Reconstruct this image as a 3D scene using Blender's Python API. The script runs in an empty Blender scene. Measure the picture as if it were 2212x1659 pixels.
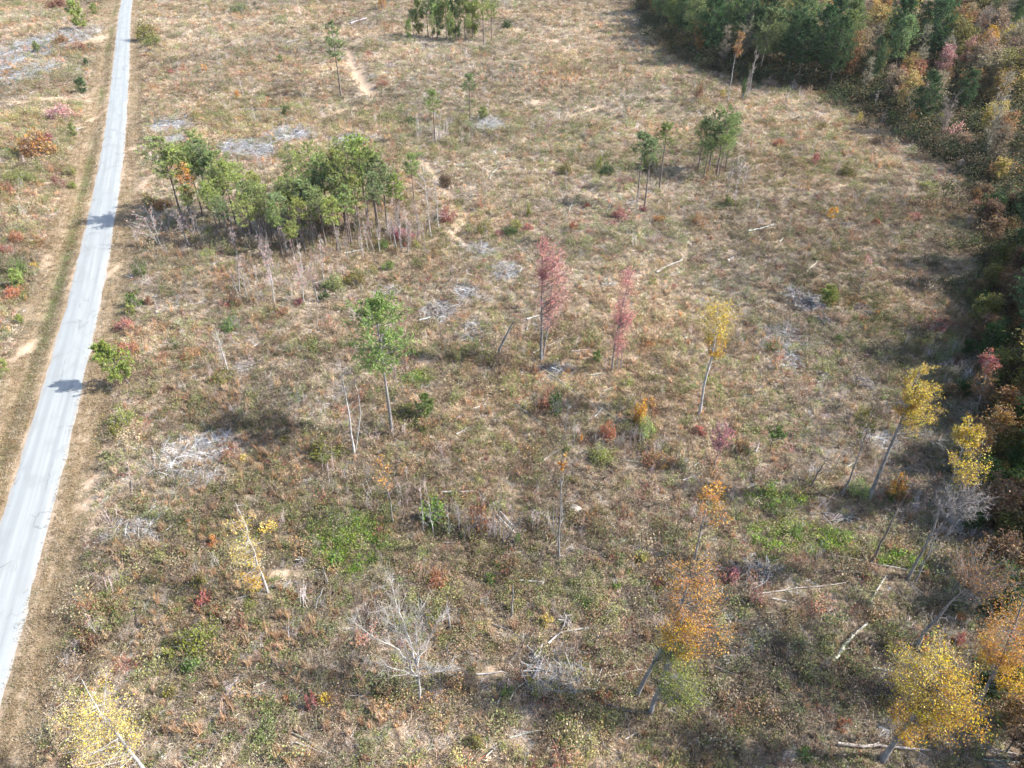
import bpy, math, random
import numpy as np
from mathutils import Vector, Matrix

# ------------------------------------------------------------------ camera, sky, sun, exposure
SC = bpy.context.scene
COL = SC.collection
H = 62.0                                   # drone height in metres
PITCH = math.radians(37.0)
FPX, CX, CY = 1534.0, 1106.0, 829.5        # focal length and centre of the survey grid (2212 x 1659)
cam_d = bpy.data.cameras.new('camera'); cam = bpy.data.objects.new('camera', cam_d); COL.objects.link(cam)
cam.location = (0, 0, H); cam.rotation_euler = (math.radians(90) - PITCH, 0, 0)
cam_d.sensor_width = 36.0; cam_d.lens = 36.0 * FPX / 2212.0
cam_d.clip_start = 0.5; cam_d.clip_end = 9000
SC.camera = cam
SUN_AZ, SUN_EL = math.radians(-4.5), math.radians(39.5)
sv = Vector((math.cos(SUN_AZ) * math.cos(SUN_EL), math.sin(SUN_AZ) * math.cos(SUN_EL), math.sin(SUN_EL)))
W = bpy.data.worlds.new('World'); SC.world = W; W.use_nodes = True
wn = W.node_tree.nodes; wl = W.node_tree.links
sky = wn.new('ShaderNodeTexSky'); sky.sky_type = 'NISHITA'; sky.sun_disc = False
sky.sun_elevation = SUN_EL; sky.sun_rotation = math.pi / 2 - SUN_AZ; sky.dust_density = 1.5
wl.new(sky.outputs[0], wn['Background'].inputs[0]); wn['Background'].inputs[1].default_value = 0.15
sun_d = bpy.data.lights.new('sun', 'SUN'); sun = bpy.data.objects.new('sun', sun_d); COL.objects.link(sun)
sun_d.energy = 4.6; sun_d.angle = math.radians(0.6); sun_d.color = (1.0, 0.965, 0.91)
sun.rotation_euler = sv.to_track_quat('Z', 'Y').to_euler(); sun.location = (60, -10, 120)
SC.view_settings.view_transform = 'Standard'; SC.view_settings.look = 'None'
SC.view_settings.exposure = 1.52; SC.view_settings.gamma = 1.0
SC.render.engine = 'CYCLES'
SC.cycles.max_bounces = 4; SC.cycles.diffuse_bounces = 2; SC.cycles.transparent_max_bounces = 4
SC.cycles.use_adaptive_sampling = True; SC.cycles.adaptive_threshold = 0.02

RNG = np.random.default_rng(7)
random.seed(7)

# ------------------------------------------------------------------ survey: image grid <-> ground
_F = np.array([0, math.cos(PITCH), -math.sin(PITCH)]); _R = np.array([1., 0, 0]); _U = np.array([0, math.sin(PITCH), math.cos(PITCH)])
def ray(x, y): return _F + _R * (x - CX) / FPX - _U * (y - CY) / FPX
def flat(x, y):
    d = ray(x, y); t = H / -d[2]; return np.array([d[0] * t, d[1] * t])
def project(p):
    v = np.asarray(p, float) - np.array([0, 0, H]); z = v @ _F
    return CX + FPX * (v @ _R) / z, CY - FPX * (v @ _U) / z
def c(k, x, y):                              # survey sheet k of nine
    i, j = (k - 1) % 3, (k - 1) // 3
    return 737.33 * i + x / 3.0, 553.0 * j + y / 3.0

_LAT = np.random.default_rng(11).random((8, 256, 256))
def vnoise(x, y, s, seed=0):
    x = np.asarray(x, float) / s + 37.3 * seed; y = np.asarray(y, float) / s - 19.7 * seed
    xi = np.floor(x).astype(int); yi = np.floor(y).astype(int); fx = x - xi; fy = y - yi
    fx = fx * fx * (3 - 2 * fx); fy = fy * fy * (3 - 2 * fy); L = _LAT[seed % 8]
    a = L[xi & 255, yi & 255]; b = L[(xi + 1) & 255, yi & 255]; e = L[xi & 255, (yi + 1) & 255]; g = L[(xi + 1) & 255, (yi + 1) & 255]
    return (a * (1 - fx) + b * fx) * (1 - fy) + (e * (1 - fx) + g * fx) * fy
def fbm(x, y, s, seed=0, o=3):
    r = 0; a = 1; t = 0
    for i in range(o):
        r = r + a * vnoise(x, y, s / 2 ** i, seed + i); t += a; a *= .55
    return r / t
def sstep(a, b, v):
    t = np.clip((np.asarray(v, float) - a) / (b - a), 0, 1); return t * t * (3 - 2 * t)

# road centre line
_Lp = [(260, 0), (241, 133), (232, 233), (226, 333), (213, 400), (202, 467), (178, 553), (144, 653), (122, 720), (77, 853), (37, 986), (7, 1106)]
_Rp = [(290, 0), (276, 133), (273, 233), (270, 300), (266, 367), (258, 433), (245, 500), (236, 553), (213, 653), (192, 720), (157, 853), (130, 986), (108, 1106), (87, 1206), (67, 1306), (50, 1406), (30, 1506), (0, 1659)]
_lw = np.array([flat(*p) for p in _Lp]); _rw = np.array([flat(*p) for p in _Rp])
ROAD_HALF = 2.75
_cw = np.concatenate([_lw + [ROAD_HALF * 1.05, .9], _rw - [ROAD_HALF * 1.05, .9]])
_pf = np.polyfit(_cw[:, 1], _cw[:, 0], 3)
def road_x(y):
    y = np.asarray(y, float); yc = np.clip(y, 30, 400); d = np.polyval(np.polyder(_pf), yc)
    return np.polyval(_pf, yc) + d * (y - yc)
def road_d(x, y):                            # signed distance from the centre line, + to the field side
    y = np.asarray(y, float); d = np.polyval(np.polyder(_pf), np.clip(y, 30, 400))
    return (np.asarray(x, float) - road_x(y)) / np.sqrt(1 + d * d)

def seg_dist(x, y, pts):
    best = np.full(np.shape(x), 1e9)
    for (ax, ay), (bx, by) in zip(pts[:-1], pts[1:]):
        dx, dy = bx - ax, by - ay; L = dx * dx + dy * dy
        t = np.clip(((x - ax) * dx + (y - ay) * dy) / L, 0, 1)
        best = np.minimum(best, np.hypot(x - ax - t * dx, y - ay - t * dy))
    return best
GULLY = [([flat(*c(2, *p)) for p in ((40, 340), (70, 430), (130, 530), (200, 620))], 4.5, 1.3),
         ([flat(*c(2, *p)) for p in ((180, 690), (60, 730), (0, 745))] + [flat(*c(1, 2050, 800))], 2.2, .5),
         ([flat(*c(2, *p)) for p in ((560, 1070), (640, 1190), (740, 1310), (820, 1400), (740, 1500), (830, 1580))], 2.2, .9),
         ([flat(*c(2, *p)) for p in ((1350, 760), (1560, 720), (1700, 690))], 1.6, .2),
         ([flat(*c(1, *p)) for p in ((0, 670), (180, 680), (330, 650), (560, 660))], 2.6, .15)]

def tz(x, y):
    x = np.asarray(x, float); y = np.asarray(y, float)
    rd = road_d(x, y); a = sstep(4.5, 16, np.abs(rd))
    z = (fbm(x, y, 70, 1, 2) - .5) * 3.2 * a + (fbm(x, y, 14, 3, 3) - .5) * 1.1 * a + (vnoise(x, y, 2.6, 5) - .5) * .22 * sstep(3, 6, np.abs(rd))
    z = z - .55 * np.exp(-((rd + 5.6) / 1.3) ** 2) - .22 * np.exp(-((rd - 5.2) / 1.2) ** 2)
    z = z - .05 * (1 - sstep(2.6, 3.1, np.abs(rd)))
    for pts, w, dp in GULLY:
        z = z - dp * np.exp(-(seg_dist(x, y, pts) / (w * .6)) ** 2)
    return z
def hit(px, py):
    d = ray(px, py); z = 0.0
    for _ in range(8):
        t = (H - z) / -d[2]; x, y = d[0] * t, d[1] * t; z = float(tz(x, y))
    return np.array([x, y, z])
def plane_pt(px, py, base):                  # where the sight line meets the upright plane through base
    n = np.array([base[0], base[1], 0.]); d = ray(px, py); t = (n @ n) / (d @ n)
    return np.array([0, 0, H]) + d * t
def mpp(p): return float((np.asarray(p) - np.array([0, 0, H])) @ _F) / FPX   # metres per grid unit there

# ------------------------------------------------------------------ materials
def mat(name, build):
    m = bpy.data.materials.new(name); m.use_nodes = True; nt = m.node_tree; nt.nodes.clear()
    out = nt.nodes.new('ShaderNodeOutputMaterial'); build(nt, out); return m
def N(nt, t, **kw):
    n = nt.nodes.new(t)
    for k, v in kw.items(): setattr(n, k, v)
    return n
def noise(nt, vec, scale, detail=4, rough=.6):
    n = N(nt, 'ShaderNodeTexNoise'); n.inputs['Scale'].default_value = scale; n.inputs['Detail'].default_value = detail; n.inputs['Roughness'].default_value = rough
    if vec is not None: nt.links.new(vec, n.inputs['Vector'])
    return n.outputs[0]
def ramp(nt, fac, stops):
    r = N(nt, 'ShaderNodeValToRGB'); el = r.color_ramp.elements
    while len(el) < len(stops): el.new(.5)
    for e, (p, col) in zip(el, stops): e.position = p; e.color = (*col, 1)
    nt.links.new(fac, r.inputs[0]); return r.outputs[0]
def mix(nt, fac, a, b, mode='MIX'):
    m = N(nt, 'ShaderNodeMix', data_type='RGBA', blend_type=mode)
    for s, v in ((m.inputs[0], fac), (m.inputs[6], a), (m.inputs[7], b)):
        if isinstance(v, (int, float)): s.default_value = v
        elif isinstance(v, tuple): s.default_value = (*v, 1)
        else: nt.links.new(v, s)
    return m.outputs[2]
def math_(nt, op, a, b=None, clamp=False):
    m = N(nt, 'ShaderNodeMath', operation=op, use_clamp=clamp)
    for s, v in zip(m.inputs, (a, b)):
        if v is None: continue
        if isinstance(v, (int, float)): s.default_value = v
        else: nt.links.new(v, s)
    return m.outputs[0]
def attr(nt, name, kind='GEOMETRY'): return N(nt, 'ShaderNodeAttribute', attribute_name=name, attribute_type=kind)

def foliage(source, trans=.3, spread=.55):
    """Leaves: colour from the object (or the scattered clump), every leaf a little different, some light passing through."""
    def b(nt, out):
        if source == 'object': col = N(nt, 'ShaderNodeObjectInfo').outputs['Color']
        else: col = attr(nt, 'tint', 'INSTANCER').outputs['Color']
        g = N(nt, 'ShaderNodeNewGeometry')
        rnd = g.outputs['Random Per Island']
        v = math_(nt, 'MULTIPLY_ADD', rnd, 2 * spread); nt.nodes[-1].inputs[2].default_value = 1 - spread
        hs = N(nt, 'ShaderNodeHueSaturation')
        h = math_(nt, 'MULTIPLY', rnd, 7.31); h = math_(nt, 'FRACT', h); h = math_(nt, 'MULTIPLY_ADD', h, .05); nt.nodes[-1].inputs[2].default_value = .475
        if source == 'object':
            tcn = N(nt, 'ShaderNodeTexCoord'); cn = noise(nt, tcn.outputs['Object'], .9, 3, .6)
            h = math_(nt, 'ADD', h, math_(nt, 'MULTIPLY', math_(nt, 'SUBTRACT', cn, .5), .11)); v = math_(nt, 'MULTIPLY', v, math_(nt, 'MULTIPLY_ADD', cn, 1.1)); nt.nodes[-2].inputs[2].default_value = .45
        nt.links.new(h, hs.inputs['Hue']); nt.links.new(v, hs.inputs['Value']); nt.links.new(col, hs.inputs['Color'])
        s = math_(nt, 'MULTIPLY', rnd, 3.77); s = math_(nt, 'FRACT', s); s = math_(nt, 'MULTIPLY_ADD', s, .5); nt.nodes[-1].inputs[2].default_value = .75
        nt.links.new(s, hs.inputs['Saturation'])
        p = N(nt, 'ShaderNodeBsdfPrincipled'); p.inputs['Roughness'].default_value = .75; p.inputs['Specular IOR Level'].default_value = .15
        nt.links.new(hs.outputs[0], p.inputs['Base Color'])
        t = N(nt, 'ShaderNodeBsdfTranslucent'); nt.links.new(hs.outputs[0], t.inputs['Color'])
        m = N(nt, 'ShaderNodeMixShader'); m.inputs[0].default_value = trans
        nt.links.new(p.outputs[0], m.inputs[1]); nt.links.new(t.outputs[0], m.inputs[2]); nt.links.new(m.outputs[0], out.inputs[0])
    return b
def bark(dark, light, scale=3.0, obj_tint=False):
    def b(nt, out):
        tc = N(nt, 'ShaderNodeTexCoord'); mp = N(nt, 'ShaderNodeMapping'); mp.inputs['Scale'].default_value = (4, 4, .9)
        nt.links.new(tc.outputs['Object'], mp.inputs[0])
        n1 = noise(nt, mp.outputs[0], scale, 6, .7)
        col = ramp(nt, n1, [(.3, dark), (.7, light)])
        n2 = noise(nt, tc.outputs['Object'], .9, 3)
        col = mix(nt, ramp(nt, n2, [(.42, (.08, .08, .08)), (.62, (.78, .78, .78))]), col, tuple(x * .55 for x in dark))
        if obj_tint: col = mix(nt, 1.0, col, N(nt, 'ShaderNodeObjectInfo').outputs['Color'], 'MULTIPLY')
        p = N(nt, 'ShaderNodeBsdfPrincipled'); p.inputs['Roughness'].default_value = .9; p.inputs['Specular IOR Level'].default_value = .2
        nt.links.new(col, p.inputs['Base Color'])
        bp = N(nt, 'ShaderNodeBump'); bp.inputs['Strength'].default_value = .6; bp.inputs['Distance'].default_value = .03
        nt.links.new(n1, bp.inputs['Height']); nt.links.new(bp.outputs[0], p.inputs['Normal']); nt.links.new(p.outputs[0], out.inputs[0])
    return b
M = {}
M['leaf'] = mat('leaf', foliage('object', .32, .5))
M['needle'] = mat('pine_needle', foliage('object', .22, .45))
M['scatter'] = mat('ground_plant', foliage('tint', .25, .3))
M['pine_bark'] = mat('pine_bark', bark((.09, .07, .06), (.24, .20, .18)))
M['grey_bark'] = mat('grey_bark', bark((.125, .115, .11), (.30, .28, .265)))
M['wood_bark'] = mat('wood_bark', bark((.06, .052, .047), (.17, .15, .135)))
M['pale_bark'] = mat('pale_bark', bark((.26, .24, .22), (.50, .475, .445)))
M['dead_wood'] = mat('dead_wood', bark((.30, .275, .25), (.60, .57, .53), 4, True))
def _stick(nt, out):
    col = attr(nt, 'tint', 'INSTANCER').outputs['Color']
    p = N(nt, 'ShaderNodeBsdfPrincipled'); p.inputs['Roughness'].default_value = .9; p.inputs['Specular IOR Level'].default_value = .15
    nt.links.new(col, p.inputs['Base Color']); nt.links.new(p.outputs[0], out.inputs[0])
M['twig_litter'] = mat('twig_litter', _stick)
def _twig(nt, out):
    g = N(nt, 'ShaderNodeNewGeometry'); col = ramp(nt, g.outputs['Random Per Island'], [(0, (.17, .145, .13)), (1, (.42, .385, .36))])
    col = mix(nt, 1.0, col, N(nt, 'ShaderNodeObjectInfo').outputs['Color'], 'MULTIPLY')
    p = N(nt, 'ShaderNodeBsdfPrincipled'); p.inputs['Roughness'].default_value = .9; p.inputs['Specular IOR Level'].default_value = .15
    nt.links.new(col, p.inputs['Base Color']); nt.links.new(p.outputs[0], out.inputs[0])
M['twig'] = mat('twig', _twig)

def _ground(nt, out):
    tc = N(nt, 'ShaderNodeTexCoord'); P = tc.outputs['Object']
    soil = attr(nt, 'soil').outputs['Fac']; rd = attr(nt, 'verge').outputs['Fac']
    rc = N(nt, 'ShaderNodeCombineXYZ'); nt.links.new(attr(nt, 'road_across').outputs['Fac'], rc.inputs[0]); nt.links.new(attr(nt, 'road_along').outputs['Fac'], rc.inputs[1])
    n1 = noise(nt, P, .35, 8, .68); n2 = noise(nt, P, 2.2, 6, .7); n3 = noise(nt, P, .06, 4)
    base = ramp(nt, n2, [(.28, (.105, .078, .05)), (.48, (.215, .158, .103)), (.72, (.33, .255, .175))])
    alt = ramp(nt, n1, [(.3, (.125, .108, .068)), (.7, (.255, .20, .145))])
    base = mix(nt, math_(nt, 'MULTIPLY', n3, .9), base, alt)
    dirt = ramp(nt, noise(nt, P, 1.1, 7, .65), [(.3, (.25, .165, .105)), (.5, (.33, .245, .17)), (.75, (.41, .345, .265))])
    # mown verge: long streaks beside the road
    mp = N(nt, 'ShaderNodeMapping'); mp.inputs['Scale'].default_value = (1.0, .07, 1); nt.links.new(rc.outputs[0], mp.inputs[0])
    s1 = noise(nt, mp.outputs[0], 1.1, 6, .6); s2 = noise(nt, P, 1.6, 7, .7)
    v = ramp(nt, math_(nt, 'ADD', math_(nt, 'MULTIPLY', s1, .62), math_(nt, 'MULTIPLY', s2, .4)), [(.36, (.10, .075, .043)), (.46, (.165, .12, .072)), (.56, (.225, .17, .112)), (.7, (.31, .25, .185))])
    gr = attr(nt, 'verge_green').outputs['Fac']
    v = mix(nt, math_(nt, 'MULTIPLY', gr, math_(nt, 'MULTIPLY_ADD', s2, 1.6)), v, (.10, .115, .04)); 
    col = mix(nt, rd, base, v)
    sm = math_(nt, 'MULTIPLY', soil, math_(nt, 'MULTIPLY_ADD', n2, 1.2), True)
    col = mix(nt, math_(nt, 'MINIMUM', soil, 1.0), col, dirt)
    p = N(nt, 'ShaderNodeBsdfPrincipled'); p.inputs['Roughness'].default_value = .95; p.inputs['Specular IOR Level'].default_value = .1
    nt.links.new(col, p.inputs['Base Color'])
    bp = N(nt, 'ShaderNodeBump'); bp.inputs['Strength'].default_value = .8; bp.inputs['Distance'].default_value = .12
    nt.links.new(n2, bp.inputs['Height']); nt.links.new(bp.outputs[0], p.inputs['Normal']); nt.links.new(p.outputs[0], out.inputs[0])
M['ground'] = mat('ground', _ground)

def _road(nt, out):
    uv = N(nt, 'ShaderNodeUVMap'); U = uv.outputs[0]; sp = N(nt, 'ShaderNodeSeparateXYZ'); nt.links.new(U, sp.inputs[0])
    x = sp.outputs[0]                                              # metres across, from the centre
    def m(sc): 
        q = N(nt, 'ShaderNodeMapping'); q.inputs['Scale'].default_value = sc; nt.links.new(U, q.inputs[0]); return q.outputs[0]
    streak = noise(nt, m((1.4, .03, 1)), 1.6, 5, .6); grain = noise(nt, m((1, 1, 1)), 9, 5, .7); blotch = noise(nt, m((1, .5, 1)), .5, 4, .55)
    ax = math_(nt, 'ABSOLUTE', x); wheel = math_(nt, 'ABSOLUTE', math_(nt, 'SUBTRACT', ax, 1.25))
    wheel = math_(nt, 'SUBTRACT', 1.0, math_(nt, 'MULTIPLY', wheel, 1.7), True)
    col = ramp(nt, streak, [(.3, (.195, .205, .202)), (.5, (.235, .246, .242)), (.7, (.272, .282, .276))])
    col = mix(nt, math_(nt, 'MULTIPLY', wheel, .5), col, (.165, .175, .175))
    col = mix(nt, math_(nt, 'MULTIPLY', grain, .25), col, (.165, .17, .168))
    col = mix(nt, ramp(nt, blotch, [(.5, (0, 0, 0)), (.68, (.6, .6, .6))]), col, (.18, .185, .18))
    vo = N(nt, 'ShaderNodeTexVoronoi', feature='DISTANCE_TO_EDGE'); vo.inputs['Scale'].default_value = .33
    wv = N(nt, 'ShaderNodeMix', data_type='RGBA'); wv.inputs[0].default_value = .35; nt.links.new(m((1, .55, 1)), wv.inputs[6])
    nz = N(nt, 'ShaderNodeTexNoise'); nz.inputs['Scale'].default_value = 1.2; nz.inputs['Detail'].default_value = 5; nt.links.new(U, nz.inputs['Vector']); nt.links.new(nz.outputs[1], wv.inputs[7])
    nt.links.new(wv.outputs[2], vo.inputs['Vector'])
    crack = math_(nt, 'LESS_THAN', vo.outputs[0], .010)
    crack = math_(nt, 'MULTIPLY', crack, ramp(nt, noise(nt, m((1, 1, 1)), .25, 2), [(.5, (0, 0, 0)), (.6, (.5, .5, .5))]))
    col = mix(nt, crack, col, (.10, .10, .10))
    edge = math_(nt, 'MULTIPLY_ADD', ax, 1.0); nt.nodes[-1].inputs[2].default_value = -2.35
    edge = math_(nt, 'ADD', edge, math_(nt, 'MULTIPLY', math_(nt, 'SUBTRACT', noise(nt, m((1, .8, 1)), 1.3, 5, .7), .5), 1.1))
    col = mix(nt, math_(nt, 'MULTIPLY', edge, 1.6, True), col, (.27, .235, .19))
    p = N(nt, 'ShaderNodeBsdfPrincipled'); p.inputs['Roughness'].default_value = .85; p.inputs['Specular IOR Level'].default_value = .25
    nt.links.new(col, p.inputs['Base Color'])
    bp = N(nt, 'ShaderNodeBump'); bp.inputs['Strength'].default_value = .3; bp.inputs['Distance'].default_value = .01
    nt.links.new(grain, bp.inputs['Height']); nt.links.new(bp.outputs[0], p.inputs['Normal']); nt.links.new(p.outputs[0], out.inputs[0])
M['road'] = mat('road', _road)

# ------------------------------------------------------------------ mesh helpers
def unit(v): return v / np.maximum(np.linalg.norm(v, axis=-1, keepdims=True), 1e-9)
def rdirs(n, rng): return unit(rng.normal(size=(n, 3)))
def make_mesh(name, parts, material, smooth=False):
    """parts: list of (verts (n,3), faces (m,k)); all in one mesh."""
    vs, loops, sizes, off = [], [], [], 0
    for V, F in parts:
        if len(V) == 0 or len(F) == 0: continue
        vs.append(V); loops.append((F + off).ravel()); sizes.append(np.full(len(F), F.shape[1])); off += len(V)
    V = np.concatenate(vs); L = np.concatenate(loops).astype(np.int32); S = np.concatenate(sizes).astype(np.int32)
    me = bpy.data.meshes.new(name); me.vertices.add(len(V)); me.vertices.foreach_set('co', V.astype(np.float32).ravel())
    me.loops.add(len(L)); me.loops.foreach_set('vertex_index', L)
    me.polygons.add(len(S)); me.polygons.foreach_set('loop_start', np.concatenate([[0], np.cumsum(S)[:-1]]).astype(np.int32))
    me.polygons.foreach_set('use_smooth', np.full(len(S), smooth))
    me.materials.append(material); me.update(calc_edges=True); return me
def prisms(A, B, ra, rb, k=3):
    A = np.asarray(A, float); B = np.asarray(B, float); n = len(A); d = unit(B - A)
    ref = np.where(np.abs(d[:, 2:3]) > .9, np.array([[1., 0, 0]]), np.array([[0, 0, 1.]]))
    u = unit(np.cross(d, ref)); v = np.cross(d, u); a = np.arange(k) * 2 * math.pi / k
    ring = np.cos(a)[None, :, None] * u[:, None] + np.sin(a)[None, :, None] * v[:, None]
    ra = np.broadcast_to(ra, (n,)); rb = np.broadcast_to(rb, (n,))
    V = np.concatenate([A[:, None] + ring * ra[:, None, None], B[:, None] + ring * rb[:, None, None]], 1).reshape(-1, 3)
    i = np.arange(k); f = np.stack([i, (i + 1) % k, k + (i + 1) % k, k + i], 1)
    return V, (f[None] + (np.arange(n) * 2 * k)[:, None, None]).reshape(-1, 4)
def tube(pts, rad, k=8, rng=None, lump=.0, caps=True):
    pts = np.asarray(pts, float); n = len(pts); rad = np.broadcast_to(rad, (n,))
    t = unit(np.gradient(pts, axis=0)); ref = np.array([1., 0, 0]) if abs(t[0, 0]) < .8 else np.array([0, 1., 0])
    u = unit(np.cross(t, ref)); v = np.cross(t, u); a = np.arange(k) * 2 * math.pi / k
    rr = rad[:, None] * (1 + (rng.uniform(-lump, lump, (n, k)) if rng is not None and lump else 0))
    V = pts[:, None] + (np.cos(a)[None, :, None] * u[:, None] + np.sin(a)[None, :, None] * v[:, None]) * rr[..., None]
    i = np.arange(k); f = np.stack([i, (i + 1) % k, k + (i + 1) % k, k + i], 1)
    F = (f[None] + (np.arange(n - 1) * k)[:, None, None]).reshape(-1, 4)
    out = [(V.reshape(-1, 3), F)]
    if caps:
        for ring, p, q in ((V[0], pts[0], t[0]), (V[-1], pts[-1], -t[-1])):
            cv = np.concatenate([ring, [p - q * rad[0] * .15]]); out.append((cv, np.stack([i, (i + 1) % k, np.full(k, k)], 1)))
    return out
def diamonds(C, size, rng, flatness=.0, aspect=.6):
    n = len(C); nrm = rdirs(n, rng); nrm[:, 2] = np.abs(nrm[:, 2]) + flatness; nrm = unit(nrm)
    u = unit(np.cross(nrm, rdirs(n, rng))); v = np.cross(nrm, u); s = np.broadcast_to(size, (n,))[:, None]
    V = np.stack([C - u * s, C + v * s * aspect, C + u * s, C - v * s * aspect], 1).reshape(-1, 3)
    return V, np.arange(4 * n).reshape(-1, 4)
def needles(T, D, m, ln, w, rng):
    n = len(T); T = np.repeat(T, m, 0); D = np.repeat(D, m, 0); d = unit(D * .7 + rdirs(n * m, rng) * .95 + np.array([0, 0, .25]))
    s = unit(np.cross(d, rdirs(n * m, rng))) * w; L = (ln * rng.uniform(.6, 1.15, n * m))[:, None]
    b = T + rng.normal(size=T.shape) * .05
    V = np.stack([b - s, b + s, b + d * L], 1).reshape(-1, 3); return V, np.arange(3 * n * m).reshape(-1, 3)
def bez(a, b, ctl, k):
    t = np.linspace(0, 1, k + 1)[None, :, None]
    return (1 - t) ** 2 * a[:, None] + 2 * t * (1 - t) * ctl[:, None] + t ** 2 * b[:, None]

# ------------------------------------------------------------------ objects, parts, labels
THINGS = []
def obj(name, me, parent=None, color=None):
    o = bpy.data.objects.new(name, me); COL.objects.link(o)
    if parent is not None: o.parent = parent
    if color is not None: o.color = (*color, 1)
    return o
def thing(name, cat, pos, group=None, label=None, phrase=None, landmark=None, rz=0, scale=(1, 1, 1), me=None, at_px=None):
    o = bpy.data.objects.new(name, me); COL.objects.link(o)
    o.location = pos; o.rotation_euler = (0, 0, rz); o.scale = scale; o['category'] = cat
    if group: o['group'] = group
    THINGS.append(dict(o=o, label=label, phrase=phrase, lm=landmark, px=at_px or project(pos), cat=cat)); return o
_T = 'nearest second third fourth fifth sixth seventh eighth ninth tenth eleventh twelfth thirteenth fourteenth fifteenth sixteenth seventeenth eighteenth nineteenth'.split()
ORD = ['nearest'] + [w + ' nearest' for w in _T[1:]] + [t + ' nearest' for a, b_ in (('twentieth', 'twenty'), ('thirtieth', 'thirty'), ('fortieth', 'forty'), ('fiftieth', 'fifty')) for t in [a, b_ + '-first'] + [b_ + '-' + w for w in _T[1:9]]]
def assign_labels():
    lms = [t for t in THINGS if t['lm']]
    buckets = {}
    for t in THINGS:
        if t['label']: t['o']['label'] = t['label']; continue
        x, y = t['px']; best = min(lms, key=lambda l: math.hypot(l['px'][0] - x, 1.6 * (l['px'][1] - y)))
        dx, dy = x - best['px'][0], y - best['px'][1]
        rel = ('left of' if dx < 0 else 'right of') if abs(dx) > 1.2 * abs(dy) else ('behind' if dy < 0 else 'in front of')
        buckets.setdefault((t['phrase'], rel, best['lm']), []).append((math.hypot(dx, dy), t))
    for (ph, rel, lm), L in buckets.items():
        L.sort(key=lambda q: q[0])
        for i, (_, t) in enumerate(L):
            t['o']['label'] = f'{ph} {rel} {lm}' + ('' if len(L) == 1 else f', {ORD[min(i, len(ORD) - 1)]}')

# ------------------------------------------------------------------ ground, road
def struct(o): o['kind'] = 'structure'; return o
SOIL = [(1, 350, 655, 170, 26), (7, 1840, 390, 120, 45), (7, 545, 1000, 60, 45), (7, 1140, 1590, 80, 60), (5, 915, 712, 60, 32), (8, 1185, 1490, 90, 34),
        (8, 720, 1560, 40, 45), (8, 1300, 1265, 45, 40), (2, 1265, 655, 50, 20), (4, 590, 1470, 60, 90), (4, 560, 1610, 70, 70), (4, 150, 610, 45, 110), (8, 430, 1410, 60, 30),
        (8, 960, 1000, 70, 20), (5, 1530, 1640, 35, 28), (1, 950, 1180, 30, 60), (7, 620, 80, 40, 90), (1, 870, 960, 50, 20), (2, 1390, 245, 60, 14), (2, 1140, 185, 30, 24), (7, 1300, 1370, 50, 40),
        (5, 560, 660, 80, 30), (1, 620, 260, 50, 50), (1, 610, 760, 20, 90), (4, 1010, 370, 14, 22), (4, 735, 90, 20, 90)]
TRACKS = [[flat(*p) for p in q] for q in ([(960, 505), (1100, 482), (1300, 442), (1500, 470), (1700, 522)], [(840, 832), (950, 850), (1085, 862)], [(1640, 235), (1660, 330), (1700, 420), (1655, 505), (1560, 560)], [(300, 640), (420, 700), (560, 770), (700, 800)], [(1190, 242), (1330, 212), (1450, 205)])]
def blob_mask(x, y, blobs):
    r = np.zeros(np.shape(x))
    for k, bx, by, rx, ry in blobs:
        px, py = c(k, bx, by); q = flat(px, py); top = flat(px, py - ry / 3); sx = rx / 3 * mpp([*q, 0]); sy = max(top[1] - q[1], .5)
        r = np.maximum(r, np.exp(-(((x - q[0]) / sx) ** 2 + ((y - q[1]) / sy) ** 2)))
    return r
def soil_at(x, y):
    s = blob_mask(x, y, SOIL) * 1.1
    for pts, w, dp in GULLY: s = np.maximum(s, (.62 + .85 * fbm(x, y, 5, 6, 3)) * np.exp(-(seg_dist(x + 2.2 * (vnoise(x, y, 5, 1) - .5), y + 2.2 * (vnoise(x, y, 6, 4) - .5), pts) / (w * .6)) ** 2))
    for pts in TRACKS: s = np.maximum(s, .40 * np.exp(-(seg_dist(x + 3 * (vnoise(x, y, 7, 2) - .5), y + 3 * (vnoise(x, y, 8, 3) - .5), pts) / 1.5) ** 2))
    s = s * (.55 + .9 * fbm(x, y, 2.4, 2, 3))
    rd = road_d(x, y)
    s = np.maximum(s, .8 * np.exp(-((np.abs(rd) - 2.85) / .35) ** 2) * sstep(.35, .6, fbm(x, y, 5, 4, 3)))
    s = np.maximum(s, .95 * np.exp(-((rd - 5.6 - .8 * vnoise(x, y, 30, 2)) / .35) ** 2) * sstep(.54, .68, fbm(x, y * .5, 6, 6, 3)))
    s = np.maximum(s, .7 * np.exp(-((rd - 8.2) / .8) ** 2) * sstep(.54, .7, fbm(x, y, 9, 0, 3)))
    s = np.maximum(s, .7 * np.exp(-((rd + 8.2) / .8) ** 2) * sstep(.54, .7, fbm(x, y * .6, 8, 3, 3)))
    return np.clip(s * 1.25 - .18, 0, 1)
def verge_at(x, y):
    rd = road_d(x, y); j = 1.6 * (fbm(x, y, 9, 5, 3) - .5)
    return (1 - sstep(6.2, 8.2, rd + j)) * (rd > 0) + (1 - sstep(8.2, 10.4, -rd + j * 1.4)) * (rd <= 0)

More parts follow.
